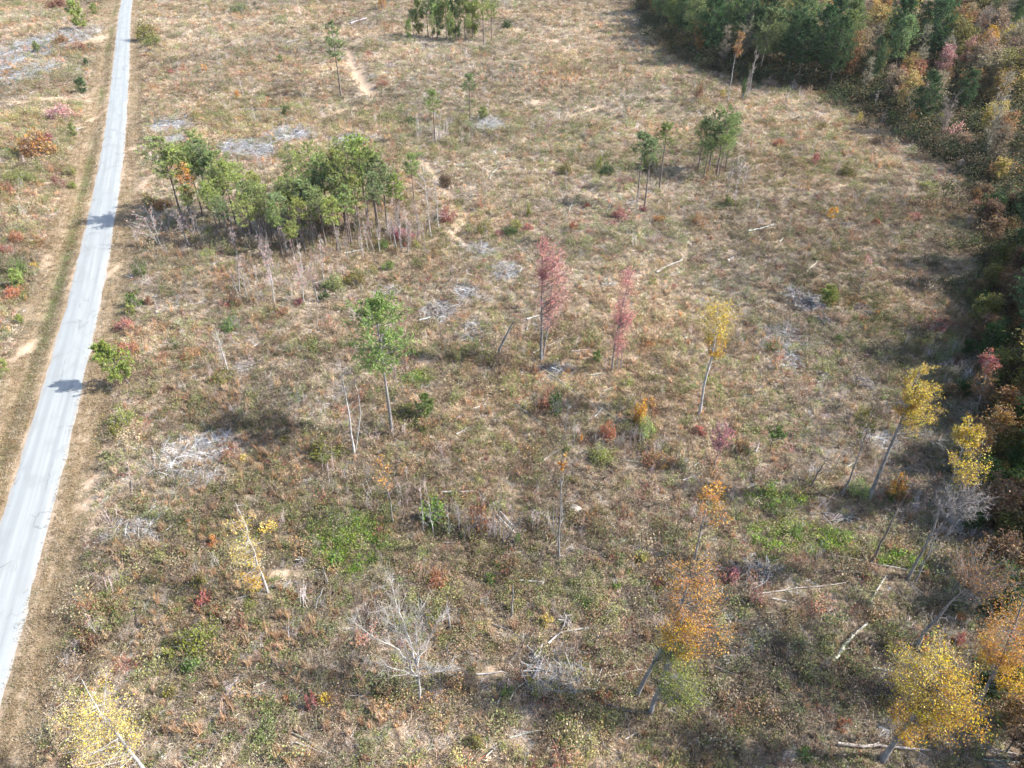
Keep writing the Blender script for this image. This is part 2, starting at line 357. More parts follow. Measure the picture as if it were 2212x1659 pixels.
yl = [-160.]
while yl[-1] < 900: yl.append(yl[-1] + (6 if yl[-1] < 10 else .42 + .0052 * max(yl[-1] - 30, 0) if yl[-1] < 470 else 30))
yl += [1100, 1500, 2200, 3200, 5000]; yl = np.array(yl); nx = 420
uu = np.linspace(-1, 1, nx)
half = np.where(yl < 20, 110, np.where(yl < 470, 62 + .84 * np.hypot(yl, 62), 500 + 1.4 * np.maximum(yl - 470, 0)))
GX = uu[None] * half[:, None]; GY = np.repeat(yl[:, None], nx, 1)
GZ = tz(GX, GY); V = np.stack([GX, GY, GZ], -1).reshape(-1, 3)
i0 = (np.arange(len(yl) - 1)[:, None] * nx + np.arange(nx - 1)[None]).ravel()
gm = make_mesh('ground', [(V, np.stack([i0, i0 + 1, i0 + nx + 1, i0 + nx], 1))], M['ground'], True)
gx, gy = V[:, 0], V[:, 1]; _rd = road_d(gx, gy)
for nm, val in (('soil', soil_at(gx, gy)), ('verge', verge_at(gx, gy)), ('road_across', _rd), ('road_along', gy),
                ('verge_green', np.clip(np.exp(-((_rd + 5.0) / .8) ** 2) + .5 * np.exp(-((_rd - 6.2) / .7) ** 2) * (fbm(gx, gy, 14, 1, 2) > .5), 0, 1) * sstep(.35, .6, fbm(gx, gy, 18, 2, 3)))):
    a = gm.attributes.new(nm, 'FLOAT', 'POINT'); a.data.foreach_set('value', val.astype(np.float32))
struct(obj('ground', gm))

ry = np.concatenate([np.arange(-140, 30, 6.), np.arange(30, 440, 1.0), np.arange(440, 1000, 20.)])
rt = np.linspace(-1, 1, 9); dx = np.polyval(np.polyder(_pf), np.clip(ry, 30, 400)); nn = np.stack([np.ones_like(dx), -dx], 1) / np.sqrt(1 + dx * dx)[:, None]
hwl = ROAD_HALF + .34 * (fbm(ry, ry * 0, 4, 2, 3) - .5) * 2; hwr = ROAD_HALF + .34 * (fbm(ry, ry * 0 + 50, 4, 5, 3) - .5) * 2
off = np.where(rt[None] < 0, hwl[:, None] * rt[None], hwr[:, None] * rt[None])
RX = road_x(ry)[:, None] + off * nn[:, :1]; RY = ry[:, None] + off * nn[:, 1:]
RZ = .045 + .05 * (1 - rt[None] ** 2) - .07 * (np.abs(rt[None]) > .99) + 0 * RX
rm_ = len(ry); i0 = (np.arange(rm_ - 1)[:, None] * 9 + np.arange(8)[None]).ravel()
rme = make_mesh('road', [(np.stack([RX, RY, RZ], -1).reshape(-1, 3), np.stack([i0, i0 + 1, i0 + 10, i0 + 9], 1))], M['road'], True)
uvl = rme.uv_layers.new(name='UVMap'); li = np.zeros(len(rme.loops), np.int32); rme.loops.foreach_get('vertex_index', li)
uvl.data.foreach_set('uv', np.stack([off.ravel()[li], np.repeat(ry, 9)[li]], 1).astype(np.float32).ravel())
struct(obj('road', rme))

# ------------------------------------------------------------------ woods outline (world)
FRONT = [(1385, -40), (1415, 55), (1470, 108), (1545, 150), (1660, 175), (1780, 190), (1870, 215), (1930, 250), (1990, 295), (2090, 355), (2150, 400), (2175, 470), (2165, 600), (2160, 760), (2172, 900), (2190, 1020), (2205, 1150), (2260, 1320), (2330, 1500), (2400, 1700)]
WOOD = [flat(*p) for p in FRONT]
WOODP = np.array(WOOD + [np.array([140, 10]), np.array([430, 10]), np.array([430, 640]), np.array([WOOD[0][0], 640])])
def inside(x, y, poly):
    x = np.asarray(x, float); y = np.asarray(y, float); r = np.zeros(x.shape, bool)
    for (ax, ay), (bx, by) in zip(poly, np.roll(poly, -1, 0)):
        if ay == by: continue
        r ^= ((ay > y) != (by > y)) & (x < (bx - ax) * (y - ay) / (by - ay) + ax)
    return r

# ------------------------------------------------------------------ plant builders
def pine_parts(h, cw, c0, seed, nbr=34, tw=9, dense=1.0, big=1.0):
    """Loblolly pine: straight trunk, ascending limbs in the upper part, needles in tufts at the twig ends."""
    rng = np.random.default_rng(seed); k = 9; t = np.linspace(0, 1, k)
    wob = np.cumsum(rng.normal(0, .012 * h / k, (k, 2)), 0); wob[0] = 0
    tp = np.stack([wob[:, 0], wob[:, 1], t * h], 1); r0 = .0105 * h + .03
    trunk = tube(tp, r0 * (1 - .86 * t) * np.where(t == 0, 1.25, 1), 8, rng, .06)
    tt = np.sort(rng.random(nbr)) ** .92; z = h * (c0 + (1 - c0) * tt * .97)
    prof = (.45 + .62 * np.sin(math.pi * np.clip(tt * .85 + .12, 0, 1))) * (1 - .55 * tt ** 4)
    ln = cw * prof * rng.uniform(.5, 1.15, nbr); az = np.arange(nbr) * 2.4 + rng.normal(0, .5, nbr)
    up = rng.uniform(.05, .5, nbr) + .6 * tt
    a = np.stack([np.interp(z, tp[:, 2], tp[:, 0]), np.interp(z, tp[:, 2], tp[:, 1]), z], 1)
    hd = np.stack([np.cos(az), np.sin(az), 0 * az], 1); b = a + hd * ln[:, None] + np.array([0, 0, 1.]) * (ln * up)[:, None]
    ctl = a + hd * (ln * .55)[:, None] + np.array([0, 0, 1.]) * (ln * up * .1)[:, None]
    bp = bez(a, b, ctl, 3); rb = (.012 * ln + .018)
    wood = [prisms(bp[:, i], bp[:, i + 1], rb * (1 - .25 * i), rb * (.75 - .25 * i), 4) for i in range(3)]
    s = rng.uniform(.3, 1, (nbr, tw)); base = np.take_along_axis(bez(a, b, ctl, 20), (s * 20).astype(int)[..., None].repeat(3, -1), 1)
    dd = unit(unit(b - a)[:, None] * .7 + rng.normal(size=(nbr, tw, 3)) * .75 + np.array([0, 0, .35]))
    tl = rng.uniform(.12, .34, (nbr, tw)) * ln[:, None] + .15; tip = base + dd * tl[..., None]
    wood.append(prisms(base.reshape(-1, 3), tip.reshape(-1, 3), .016, .007, 3))
    T = np.concatenate([tip.reshape(-1, 3), ((base + tip) / 2).reshape(-1, 3), b, bp[:, 2]]); D = np.concatenate([dd.reshape(-1, 3), dd.reshape(-1, 3), unit(b - a), unit(b - a)])
    T = T + rng.normal(0, .08, T.shape)
    crown = [needles(T, D, int(7 * dense), .42 * (.6 + .4 * big), .05 * big, rng)]
    ns = 7; zs = h * rng.uniform(.25 * c0, c0, ns); azs = rng.random(ns) * 6.28; l = rng.uniform(.3, 1.1, ns)
    a = np.stack([0 * zs, 0 * zs, zs], 1); wood.append(prisms(a, a + np.stack([np.cos(azs) * l, np.sin(azs) * l, .1 * l], 1), .025, .008, 3))
    return trunk + wood, crown

def grow(tp, r0, crowns, rng, nbr=30, tw=6, leaf_n=5, leaf=.13, twig_r=.012, k=8, rise=(.25, .8), fine=0, spread=.16):
    """Broadleaf tree: trunk along tp, limbs bent from the trunk into each crown ellipsoid, twigs, leaves round the twigs.
    crowns: (centre, axes (3,3 rows scaled), weight) -> trunk parts, list of leaf parts per crown, twig parts."""
    tp = np.asarray(tp, float); n = len(tp); t = np.linspace(0, 1, n)
    wood = tube(tp, r0 * (1 - .85 * t ** 1.1) * np.where(t == 0, 1.3, 1), k, rng, .07)
    leaves, twigs = [], []
    zz = tp[:, 2]
    for cen, ax, wgt in crowns:
        nb = max(3, int(nbr * wgt)); v = rdirs(nb, rng) * rng.uniform(.35, 1, (nb, 1)) ** .6; b = cen + v @ ax
        ztop, zbot = zz.max(), zz.min(); hd = np.hypot(b[:, 0] - np.interp(b[:, 2], zz, tp[:, 0]), b[:, 1] - np.interp(b[:, 2], zz, tp[:, 1]))
        za = np.clip(b[:, 2] - rng.uniform(*rise, nb) * (hd + .4) * 1.4, zbot + .12 * (ztop - zbot), ztop)
        a = np.stack([np.interp(za, zz, tp[:, 0]), np.interp(za, zz, tp[:, 1]), za], 1)
        ctl = a * .45 + b * .55 + np.array([0, 0, -.12]) * hd[:, None] + rng.normal(0, .06, (nb, 3)) * hd[:, None]
        bp = bez(a, b, ctl, 4); rb = np.clip(.011 * np.linalg.norm(b - a, axis=1) + .012, .012, r0 * .5)
        for i in range(4): wood.append(prisms(bp[:, i], bp[:, i + 1], rb * (1 - .2 * i), rb * (.8 - .2 * i), 4))
        s = (rng.uniform(.35, 1, (nb, tw)) * 16).astype(int); base = np.take_along_axis(bez(a, b, ctl, 16), s[..., None].repeat(3, -1), 1).reshape(-1, 3)
        R = float(np.mean(np.linalg.norm(ax, axis=1))); dd = unit(np.repeat(unit(b - a), tw, 0) * .8 + rng.normal(size=(nb * tw, 3)) * .7 + np.array([0, 0, .2]))
        tip = base + dd * (rng.uniform(.12, .4, nb * tw) * R)[:, None]; twigs.append(prisms(base, tip, twig_r, twig_r * .4, 3))
        for _ in range(fine):
            q = rng.random((len(base), 1)) * .7 + .3; bb = base * (1 - q) + tip * q; d2 = unit(dd * .8 + rng.normal(size=dd.shape) * .7)
            twigs.append(prisms(bb, bb + d2 * (rng.uniform(.08, .22, len(bb)) * R)[:, None], twig_r * .6, twig_r * .3, 3))
        if leaf_n:
            q = rng.random((len(base), leaf_n, 1)); C = base[:, None] * (1 - q) + tip[:, None] * q + rng.normal(0, spread * R, (len(base), leaf_n, 3))
            leaves.append(diamonds(C.reshape(-1, 3), leaf * rng.uniform(.6, 1.25, C.shape[0] * C.shape[1]), rng))
        else: leaves.append(None)
    return wood, leaves, twigs

def shrub_parts(seed, n=420, leaf=.11, clumps=16, column=False):
    rng = np.random.default_rng(seed); v = rdirs(clumps, rng); v[:, 2] = np.abs(v[:, 2]); cl = v * rng.uniform(.45, .95, (clumps, 1))
    if column: cl = np.stack([rng.normal(0, .28, clumps), rng.normal(0, .28, clumps), rng.uniform(.05, 1, clumps)], 1)
    cl[:, 2] = cl[:, 2] * .95 + .08
    w = rng.integers(0, clumps, n); C = cl[w] + rng.normal(0, .15, (n, 3)); C[:, 2] = np.abs(C[:, 2])
    st = [prisms(np.zeros((clumps, 3)) + rng.normal(0, .05, (clumps, 3)) * [1, 1, 0], cl, .02, .008, 3)]
    q = rng.random((clumps * 3, 1)) * .6 + .3; o = np.repeat(cl, 3, 0) * q
    st.append(prisms(o, o + rng.normal(0, .22, o.shape) + [0, 0, .15], .01, .004, 3))
    return st, [diamonds(C, leaf * rng.uniform(.6, 1.3, n), rng, .3)]
def twig_bush_parts(seed, n=26, k=5):
    rng = np.random.default_rng(seed); v = unit(rng.normal(size=(n, 3)) * [1, 1, .5] + [0, 0, .55]); v[:, 2] = np.abs(v[:, 2]); b = v * rng.uniform(.6, 1.05, (n, 1)); a = rng.normal(0, .08, (n, 3)) * [1, 1, 0]
    ctl = (a + b) / 2 + rng.normal(0, .12, (n, 3)); bp = bez(a, b, ctl, 3); P = [prisms(bp[:, i], bp[:, i + 1], .016 - .004 * i, .012 - .004 * i, 3) for i in range(3)]
    base = np.repeat(bp[:, 1], k, 0); q = rng.random((n * k, 1)); base = base * (1 - q) + np.repeat(b, k, 0) * q
    tip = base + unit(np.repeat(v, k, 0) * .7 + rng.normal(size=base.shape) * .7) * rng.uniform(.15, .45, (n * k, 1)); tip[:, 2] = np.abs(tip[:, 2])
    return P, [prisms(base, tip, .008, .003, 3)]

# prototypes shared by the many copies -----------------------------------------------
PROTO = {}
def proto(key, h, parts, barkm, crownm):
    tr, cr = parts; PROTO[key] = (h, make_mesh('trunk', tr, M[barkm], True), make_mesh('crown', cr, M[crownm]) if cr else None)
for i in range(6):
    proto(f'pine{i}', 16, pine_parts(16, (3.0, 2.6, 3.3, 2.7, 2.2, 3.1)[i], (.48, .55, .42, .5, .56, .46)[i], 100 + i, 40, 8), 'pine_bark', 'needle')
for i in range(3):
    proto(f'bigpine{i}', 24, pine_parts(24, (4.8, 4.4, 5.2)[i], (.30, .36, .26)[i], 120 + i, 84, 15, big=1.7), 'pine_bark', 'needle')
for i in range(3):
    proto(f'youngpine{i}', 5, pine_parts(5, 1.5, .1, 140 + i, 30, 7), 'pine_bark', 'needle')
for i in range(3):
    proto(f'thinpine{i}', 16, pine_parts(16, (1.9, 2.2, 1.7)[i], (.5, .55, .45)[i], 130 + i, 30, 7), 'pine_bark', 'needle')
def stand(seed, h, cz, rw, rh, lean=.03, **kw):
    rng = np.random.default_rng(seed); t = np.linspace(0, 1, 8); w = np.cumsum(rng.normal(0, lean * h / 8, (8, 2)), 0); w[0] = 0
    tp = np.stack([w[:, 0], w[:, 1], t * h * .93], 1); cen = np.array([w[-2, 0], w[-2, 1], h * cz]); cr = [(cen, np.diag([rw * .8, rw * .8, rh]), .45)]
    for j in range(4):                                         # uneven lobes
        a = rng.uniform(0, 6.28); q = rng.uniform(.35, .6); cr.append((cen + [math.cos(a) * rw * .5, math.sin(a) * rw * .5, rng.uniform(-.6, .5) * rh], np.diag([rw * q, rw * q, rh * q * .9]), .16))
    return grow(tp, .009 * h + .03, cr, rng, **kw)
for i in range(4):                                             # leafless hardwoods of the wood
    w_, l_, t_ = stand(200 + i, 20, .64, (3.6, 3.0, 4.0, 3.3)[i], 7.0, nbr=56, tw=12, leaf_n=0, twig_r=.028, fine=2)
    proto(f'bare{i}', 20, (w_, t_), 'wood_bark', 'twig')
for i in range(4):                                             # sparse autumn crowns
    w_, l_, t_ = stand(220 + i, 18, .60, (3.5, 3.9, 3.1, 3.6)[i], 6.6, nbr=64, tw=9, leaf_n=(8, 6, 9, 7)[i], leaf=.21, twig_r=.02, spread=.12)
    proto(f'leafy{i}', 18, (w_ + t_, [l for l in l_ if l]), 'wood_bark', 'leaf')
for i in range(3):                                             # understorey trees
    w_, l_, t_ = stand(240 + i, 8, .52, (2.3, 1.8, 2.6)[i], 3.6, nbr=44, tw=9, leaf_n=8, leaf=.13, twig_r=.013, spread=.13)
    proto(f'small{i}', 8, (w_ + t_, [l for l in l_ if l]), 'wood_bark', 'leaf')
for i in range(4):                                             # slender leafless saplings
    w_, l_, t_ = stand(260 + i, 9, .66, (.9, 1.2, .7, 1.0)[i], 2.9, nbr=24, tw=8, leaf_n=0, twig_r=.019, fine=1)
    proto(f'sapling{i}', 9, (w_, t_), 'pale_bark' if i % 2 else 'grey_bark', 'twig')
SHRUB = []
for i in range(6):
    st, lf = shrub_parts(300 + i, (620, 520, 700, 460, 560, 520)[i], (.085, .09, .08, .095, .085, .085)[i], (18, 13, 22, 10, 16, 12)[i])
    SHRUB.append((make_mesh('stems', st, M['twig']), make_mesh('foliage', lf, M['leaf'])))
SHRUBL = []
for i in range(4):
    st, lf = shrub_parts(310 + i, (1500, 1250, 1700, 1350)[i], .052, (34, 26, 40, 30)[i]); SHRUBL.append((make_mesh('stems', st, M['twig']), make_mesh('foliage', lf, M['leaf'])))
IVY = []
for i in range(2):
    st, lf = shrub_parts(320 + i, 520, .075, 26, True); IVY.append((make_mesh('stems', st, M['twig']), make_mesh('foliage', lf, M['leaf'])))
BUSH = []
for i in range(3):
    st, tw = twig_bush_parts(330 + i); BUSH.append((make_mesh('stems', st, M['twig']), make_mesh('twigs', tw, M['twig'])))

CL = dict(pine=(.20, .245, .085), pineb=(.24, .28, .08), pined=(.062, .108, .042), pineg=(.17, .22, .095), green=(.11, .155, .045), dkgreen=(.045, .085, .022), ygreen=(.20, .215, .055), olive=(.17, .155, .045),
          red=(.32, .12, .095), crimson=(.22, .075, .075), pink=(.46, .245, .22), orange=(.44, .225, .065), rust=(.24, .115, .065), ored=(.31, .135, .07), yellow=(.48, .345, .065), pyellow=(.52, .40, .115), gold=(.46, .265, .03), brown=(.16, .10, .06), tan=(.26, .19, .12), mgold=(.36, .27, .095), rose=(.46, .21, .185), grey=(1, 1, 1), magenta=(.32, .13, .15), palegreen=(.26, .29, .10), bgreen=(.12, .19, .04), obrown=(.27, .15, .065))

def top_height(base, tx, ty): return max(1.0, float(plane_pt(tx, ty, base)[2] - base[2]))
def put_tree(key, base, h, color, name, cat, group, phrase=None, label=None, landmark=None, wide=1.0, rz=None, tilt=(0, 0), bark_tint=None):
    H0, tm, cm = PROTO[key]; s = h / H0
    e = thing(name, cat, base, group, label, phrase, landmark, RNG.random() * 6.28 if rz is None else rz, (s * wide, s * wide, s))
    e.rotation_euler[0], e.rotation_euler[1] = tilt
    obj('trunk', tm, e, bark_tint or (1, 1, 1)); cr = obj('crown', cm, e, color)
    return e
def jit(col, a=.14):
    f = 1 + RNG.normal(0, a); g = RNG.normal(0, a * .35, 3); return tuple(float(np.clip(x * f * (1 + y), .01, .9)) for x, y in zip(col, g))

# ------------------------------------------------------------------ ground cover (stuff)
PROTO_COL = {}
def tuft(seed, n=30, h=.55, sp=.34, w=.017, lean=.55):
    rng = np.random.default_rng(seed); b = rng.normal(0, sp * .35, (n, 3)) * [1, 1, 0]; d = unit(rng.normal(size=(n, 3)) * [lean, lean, 0] + [0, 0, 1]); L = h * rng.uniform(.55, 1.1, (n, 1))
    s = unit(np.cross(d, rdirs(n, rng))) * w; m = b + d * L * .6; t = m + unit(d + rng.normal(size=(n, 3)) * [lean, lean, .1]) * L * .5
    V = np.stack([b - s, b + s, m + s * .8, m - s * .8, t], 1).reshape(-1, 3); i = np.arange(n)[:, None] * 5
    return [(V, i + np.array([[0, 1, 2, 3]])), (V, i + np.array([[3, 2, 4]]))]
def weed(seed, n=84, r=.42, h=.42, leaf=.05):
    rng = np.random.default_rng(seed); m = 7; cl = rng.normal(0, r * .5, (m, 3)) * [1, 1, 0] + np.stack([0 * np.arange(m), 0 * np.arange(m), rng.uniform(.35, 1, m) * h], 1)
    C = cl[rng.integers(0, m, n)] + rng.normal(0, .13, (n, 3)); C[:, 2] = np.abs(C[:, 2]); return [diamonds(C, leaf * rng.uniform(.6, 1.3, n), rng, .4), prisms(cl * [.3, .3, 0], cl, .012, .006, 3)]
def bramble(seed, n=16):
    rng = np.random.default_rng(seed); a = rng.normal(0, .2, (n, 3)) * [1, 1, 0]; az = rng.random(n) * 6.28; l = rng.uniform(.4, 1.0, n)
    b = a + np.stack([np.cos(az) * l, np.sin(az) * l, rng.uniform(.05, .6, n)], 1); ctl = (a + b) / 2 + np.array([0, 0, .45]) * l[:, None]; bp = bez(a, b, ctl, 3)
    C = bp[:, 1:].reshape(-1, 3); C = np.repeat(C, 1, 0) + rng.normal(0, .09, C.shape)
    return [prisms(bp[:, i], bp[:, i + 1], .012, .010, 3) for i in range(3)] + [diamonds(C, .055 * rng.uniform(.6, 1.3, len(C)), rng)]
def litter(seed, n=13):
    rng = np.random.default_rng(seed); p = rng.normal(0, .45, (n, 3)) * [1, 1, 0] + [0, 0, .06]; az = rng.normal(0, .9, n); l = rng.uniform(.25, 1.0, n)
    d = np.stack([np.cos(az) * l, np.sin(az) * l, rng.normal(0, .1, n)], 1); q = p + d * .5; q[:, 2] = np.abs(q[:, 2]) + .04; return [prisms(p - d * .5 + [0, 0, .04], q, .014, .008, 3)]
def under(seed, n=420):
    rng = np.random.default_rng(seed); m = 14; v = rdirs(m, rng); v[:, 2] = np.abs(v[:, 2]); cl = v * rng.uniform(.5, 1.1, (m, 1)); C = cl[rng.integers(0, m, n)] + rng.normal(0, .22, (n, 3)); C[:, 2] = np.abs(C[:, 2])
    return [diamonds(C, .062 * rng.uniform(.6, 1.3, n), rng, .3), prisms(cl * 0, cl, .02, .01, 3)]
def collect(key, fn, seeds, m, **kw):
    cl = bpy.data.collections.new(key)
    for i, s in enumerate(seeds):
        o = bpy.data.objects.new(f'{key}_{i}', make_mesh(key, fn(s, **kw), M[m])); cl.objects.link(o)
    PROTO_COL[key] = (cl, len(seeds))
collect('dry_grass', tuft, range(400, 405), 'scatter')
collect('tall_grass', tuft, range(410, 413), 'scatter', n=40, h=1.25, sp=.26, w=.02, lean=.16)
collect('short_grass', tuft, range(420, 423), 'scatter', n=34, h=.19, sp=.9, w=.016)
collect('weeds', weed, range(430, 435), 'scatter')
collect('brambles', bramble, range(440, 444), 'scatter')
def stems(seed, n=6):
    rng = np.random.default_rng(seed); a = rng.normal(0, .35, (n, 3)) * [1, 1, 0]; h = rng.uniform(1.2, 3.2, n); b = a + np.stack([rng.normal(0, .22, n), rng.normal(0, .22, n), h], 1); m = (a + b) / 2 + rng.normal(0, .08, (n, 3))
    P_ = [prisms(a, m, .022, .016, 3), prisms(m, b, .016, .006, 3)]; k = np.repeat(np.arange(n), 6); q = rng.uniform(.35, 1, (len(k), 1)); o = a[k] * (1 - q) + b[k] * q
    P_.append(prisms(o, o + unit(rng.normal(size=o.shape) * [1, 1, .4] + [0, 0, .7]) * rng.uniform(.2, .7, (len(k), 1)), .009, .004, 3)); return P_
collect('scrub', weed, range(436, 440), 'scatter', n=170, r=.5, h=.5, leaf=.036)
collect('bare_stems', stems, range(470, 475), 'twig_litter')
collect('twig_litter', litter, range(450, 454), 'twig_litter')
collect('undergrowth', under, range(460, 464), 'scatter')

def scatter(name, key, xy, scale, tint, label, tilt=.2):
    n = len(xy)
    if n == 0: return
    me = bpy.data.meshes.new(name); me.vertices.add(n); z = tz(xy[:, 0], xy[:, 1]) - .02
    me.vertices.foreach_set('co', np.column_stack([xy, z]).astype(np.float32).ravel())
    rot = np.column_stack([RNG.normal(0, tilt, n), RNG.normal(0, tilt, n), RNG.random(n) * 6.28])
    for nm, ty, val, fld in (('rot', 'FLOAT_VECTOR', rot, 'vector'), ('scl', 'FLOAT_VECTOR', scale, 'vector'), ('tint', 'FLOAT_COLOR', np.column_stack([tint, np.ones(n)]), 'color')):
        a = me.attributes.new(nm, ty, 'POINT'); a.data.foreach_set(fld, val.astype(np.float32).ravel())
    a = me.attributes.new('pick', 'INT', 'POINT'); a.data.foreach_set('value', RNG.integers(0, PROTO_COL[key][1], n).astype(np.int32))
    o = obj(name, me); o['kind'] = 'stuff'; o['label'] = label; o['category'] = name.replace('_', ' ')
    g = bpy.data.node_groups.new(name, 'GeometryNodeTree'); g.interface.new_socket('Geometry', in_out='INPUT', socket_type='NodeSocketGeometry'); g.interface.new_socket('Geometry', in_out='OUTPUT', socket_type='NodeSocketGeometry')
    ni = g.nodes.new('NodeGroupInput'); no = g.nodes.new('NodeGroupOutput'); ci = g.nodes.new('GeometryNodeCollectionInfo'); ci.inputs[0].default_value = PROTO_COL[key][0]; ci.inputs['Separate Children'].default_value = True; ci.inputs['Reset Children'].default_value = True
    ip = g.nodes.new('GeometryNodeInstanceOnPoints'); ip.inputs['Pick Instance'].default_value = True
    def na(nm, ty):
        q = g.nodes.new('GeometryNodeInputNamedAttribute'); q.data_type = ty; q.inputs[0].default_value = nm; return q.outputs[0]
    er = g.nodes.new('FunctionNodeEulerToRotation'); L = g.links.new
    L(ni.outputs[0], ip.inputs['Points']); L(ci.outputs[0], ip.inputs['Instance']); L(na('pick', 'INT'), ip.inputs['Instance Index'])
    L(na('rot', 'FLOAT_VECTOR'), er.inputs[0]); L(er.outputs[0], ip.inputs['Rotation']); L(na('scl', 'FLOAT_VECTOR'), ip.inputs['Scale']); L(ip.outputs[0], no.inputs[0])
    md = o.modifiers.new('scatter', 'NODES'); md.node_group = g
    return o


EXC, EXL = [], []                          # ground that piles and logs keep clear of grass
# ------------------------------------------------------------------ lone trees of the clearing
def hero(name, cat, label, landmark, base, path, crowns, barkm='grey_bark', r0=None, group=None, nbr=34, tw=7, leaf_n=6, leaf=.13, seed=1, twig_r=.011, fine=0, stems=(), rise=(.25, .8), phrase=None, limbs=(), spread=.075):
    """base and path: sight points of the trunk; crowns: (x, y, rx, ry, colour, weight[, leaves]); the tree is built round an upright plane through its foot."""
    rng = np.random.default_rng(seed); b = hit(*base); e1 = unit(np.array([b[1], -b[0], 0.])); e2 = np.array([-e1[1], e1[0], 0.]); s = mpp(b)
    pts = [plane_pt(x, y, b) for x, y in path]
    def line(ps):
        ps = np.array([b - [0, 0, .15]] + [np.asarray(q) for q in ps]); d = np.concatenate([[0], np.cumsum(np.linalg.norm(np.diff(ps, axis=0), axis=1))]); t = np.linspace(0, d[-1], 9)
        q = np.stack([np.interp(t, d, ps[:, i]) for i in range(3)], 1); q[1:-1] += rng.normal(0, .045, (7, 3)) * [1, 1, 0]; q[1:] += e2 * np.cumsum(rng.normal(0, .05, 8))[:, None]; return q
    tp = line(pts); h = tp[-1, 2] - b[2]
    if r0 is None: r0 = .0075 * h + .03
    e = thing(name, cat, b, group, label, phrase, landmark)
    dep = math.atan2(H - b[2], math.hypot(b[0], b[1])); el = []
    for q in crowns:
        x, y, rx, ry = q[:4]; cen = plane_pt(x, y, b); rw = rx * s; rv = ry * s; rz = math.sqrt(max(rv * rv - (rw * .8 * math.sin(dep)) ** 2, (.35 * rv) ** 2)) / math.cos(dep)
        el.append((cen - b, np.array([e1 * rw, e2 * rw * .85, [0, 0, rz]]), q[5]))
    allw, allt, per = [], [], []
    for i, (cen, ax, wgt) in enumerate(el):
        q = crowns[i]; ln = q[6] if len(q) > 6 else leaf_n
        w, l, t = grow(tp - b, r0, [(cen, ax, wgt)], rng, nbr, tw, ln, leaf, twig_r, 9, rise, fine, spread)
        allw += w if i == 0 else w[3:]; allt += t; per.append(l[0])
    if not crowns: allw = tube(tp - b, r0 * (1 - .6 * np.linspace(0, 1, 9)) * np.r_[1.3, np.ones(8)], 9, rng, .1)
    if crowns and h > 4:
        n = int(5 + h * .7); k = rng.uniform(.2, .75, n); p0 = np.stack([np.interp(k, np.linspace(0, 1, 9), (tp - b)[:, i]) for i in range(3)], 1); dr = unit(rng.normal(size=(n, 3)) * [1, 1, .35] + [0, 0, .2]); ln = rng.uniform(.25, 1.3, (n, 1)) * min(1, h / 12)
        pm = p0 + dr * ln * .6; p1 = pm + unit(dr + rng.normal(0, .5, (n, 3))) * ln * .6; allw += [prisms(p0, pm, .03, .02, 4), prisms(pm, p1, .02, .008, 3), prisms(pm, pm + unit(dr + rng.normal(0, .7, (n, 3))) * ln * .5, .014, .006, 3)]
    obj('trunk', make_mesh('trunk', allw + (allt if any(p is not None for p in per) else []), M[barkm], True), e)
    for base2, path2, rr in stems:
        b2 = hit(*base2); ps = np.array([b2 - [0, 0, .1]] + [plane_pt(x, y, b2) for x, y in path2]); tt = np.linspace(0, 1, 7); ps = np.stack([np.interp(tt, np.linspace(0, 1, len(ps)), ps[:, i]) for i in range(3)], 1); ps[1:-1] += rng.normal(0, .04, (5, 3))
        obj('stem', make_mesh('stem', tube(ps - b, rr * (1 - .75 * tt), 7, rng, .08), M[barkm], True), e)
    for q, lf in zip(crowns, per):
        if lf is not None: obj('crown', make_mesh('crown', [lf], M['leaf']), e, CL[q[4]])
    if allt and not any(p is not None for p in per): obj('crown', make_mesh('crown', allt, M['twig']), e, (1.0, .96, .94))
    for pl in limbs:
        ps = np.array([plane_pt(x, y, b) + e2 * dz for x, y, dz in pl]) - b; tt = np.linspace(0, 1, 10); dd = np.concatenate([[0], np.cumsum(np.linalg.norm(np.diff(ps, axis=0), axis=1))]); dd /= dd[-1]
        ps = np.stack([np.interp(tt, dd, ps[:, i]) for i in range(3)], 1); ps[1:] += np.cumsum(rng.normal(0, .11, (9, 3)), 0)
        L = float(np.linalg.norm(ps[-1] - ps[0])); lw = tube(ps, (.011 + .0095 * L) * (1 - .8 * tt), 6, rng, .05)
        n = int(10 + 7 * L); k = rng.integers(2, 10, n); dr = unit(unit(ps[-1] - ps[0])[None] * .9 + rng.normal(size=(n, 3)) * .6); tip = ps[k] + dr * (rng.uniform(.15, .45, n) * L * .8)[:, None]
        lw.append(prisms(ps[k], tip, .014, .005, 3)); m = np.repeat(np.arange(n), 2); q = rng.uniform(.3, .9, (len(m), 1)); aa = ps[k][m] * (1 - q) + tip[m] * q; lw.append(prisms(aa, aa + unit(dr[m] + rng.normal(size=(len(m), 3)) * .6) * (rng.uniform(.1, .3, len(m)) * L * .6)[:, None], .008, .004, 3))
        obj('limb', make_mesh('limb', lw, M[barkm], True), e)
    return e

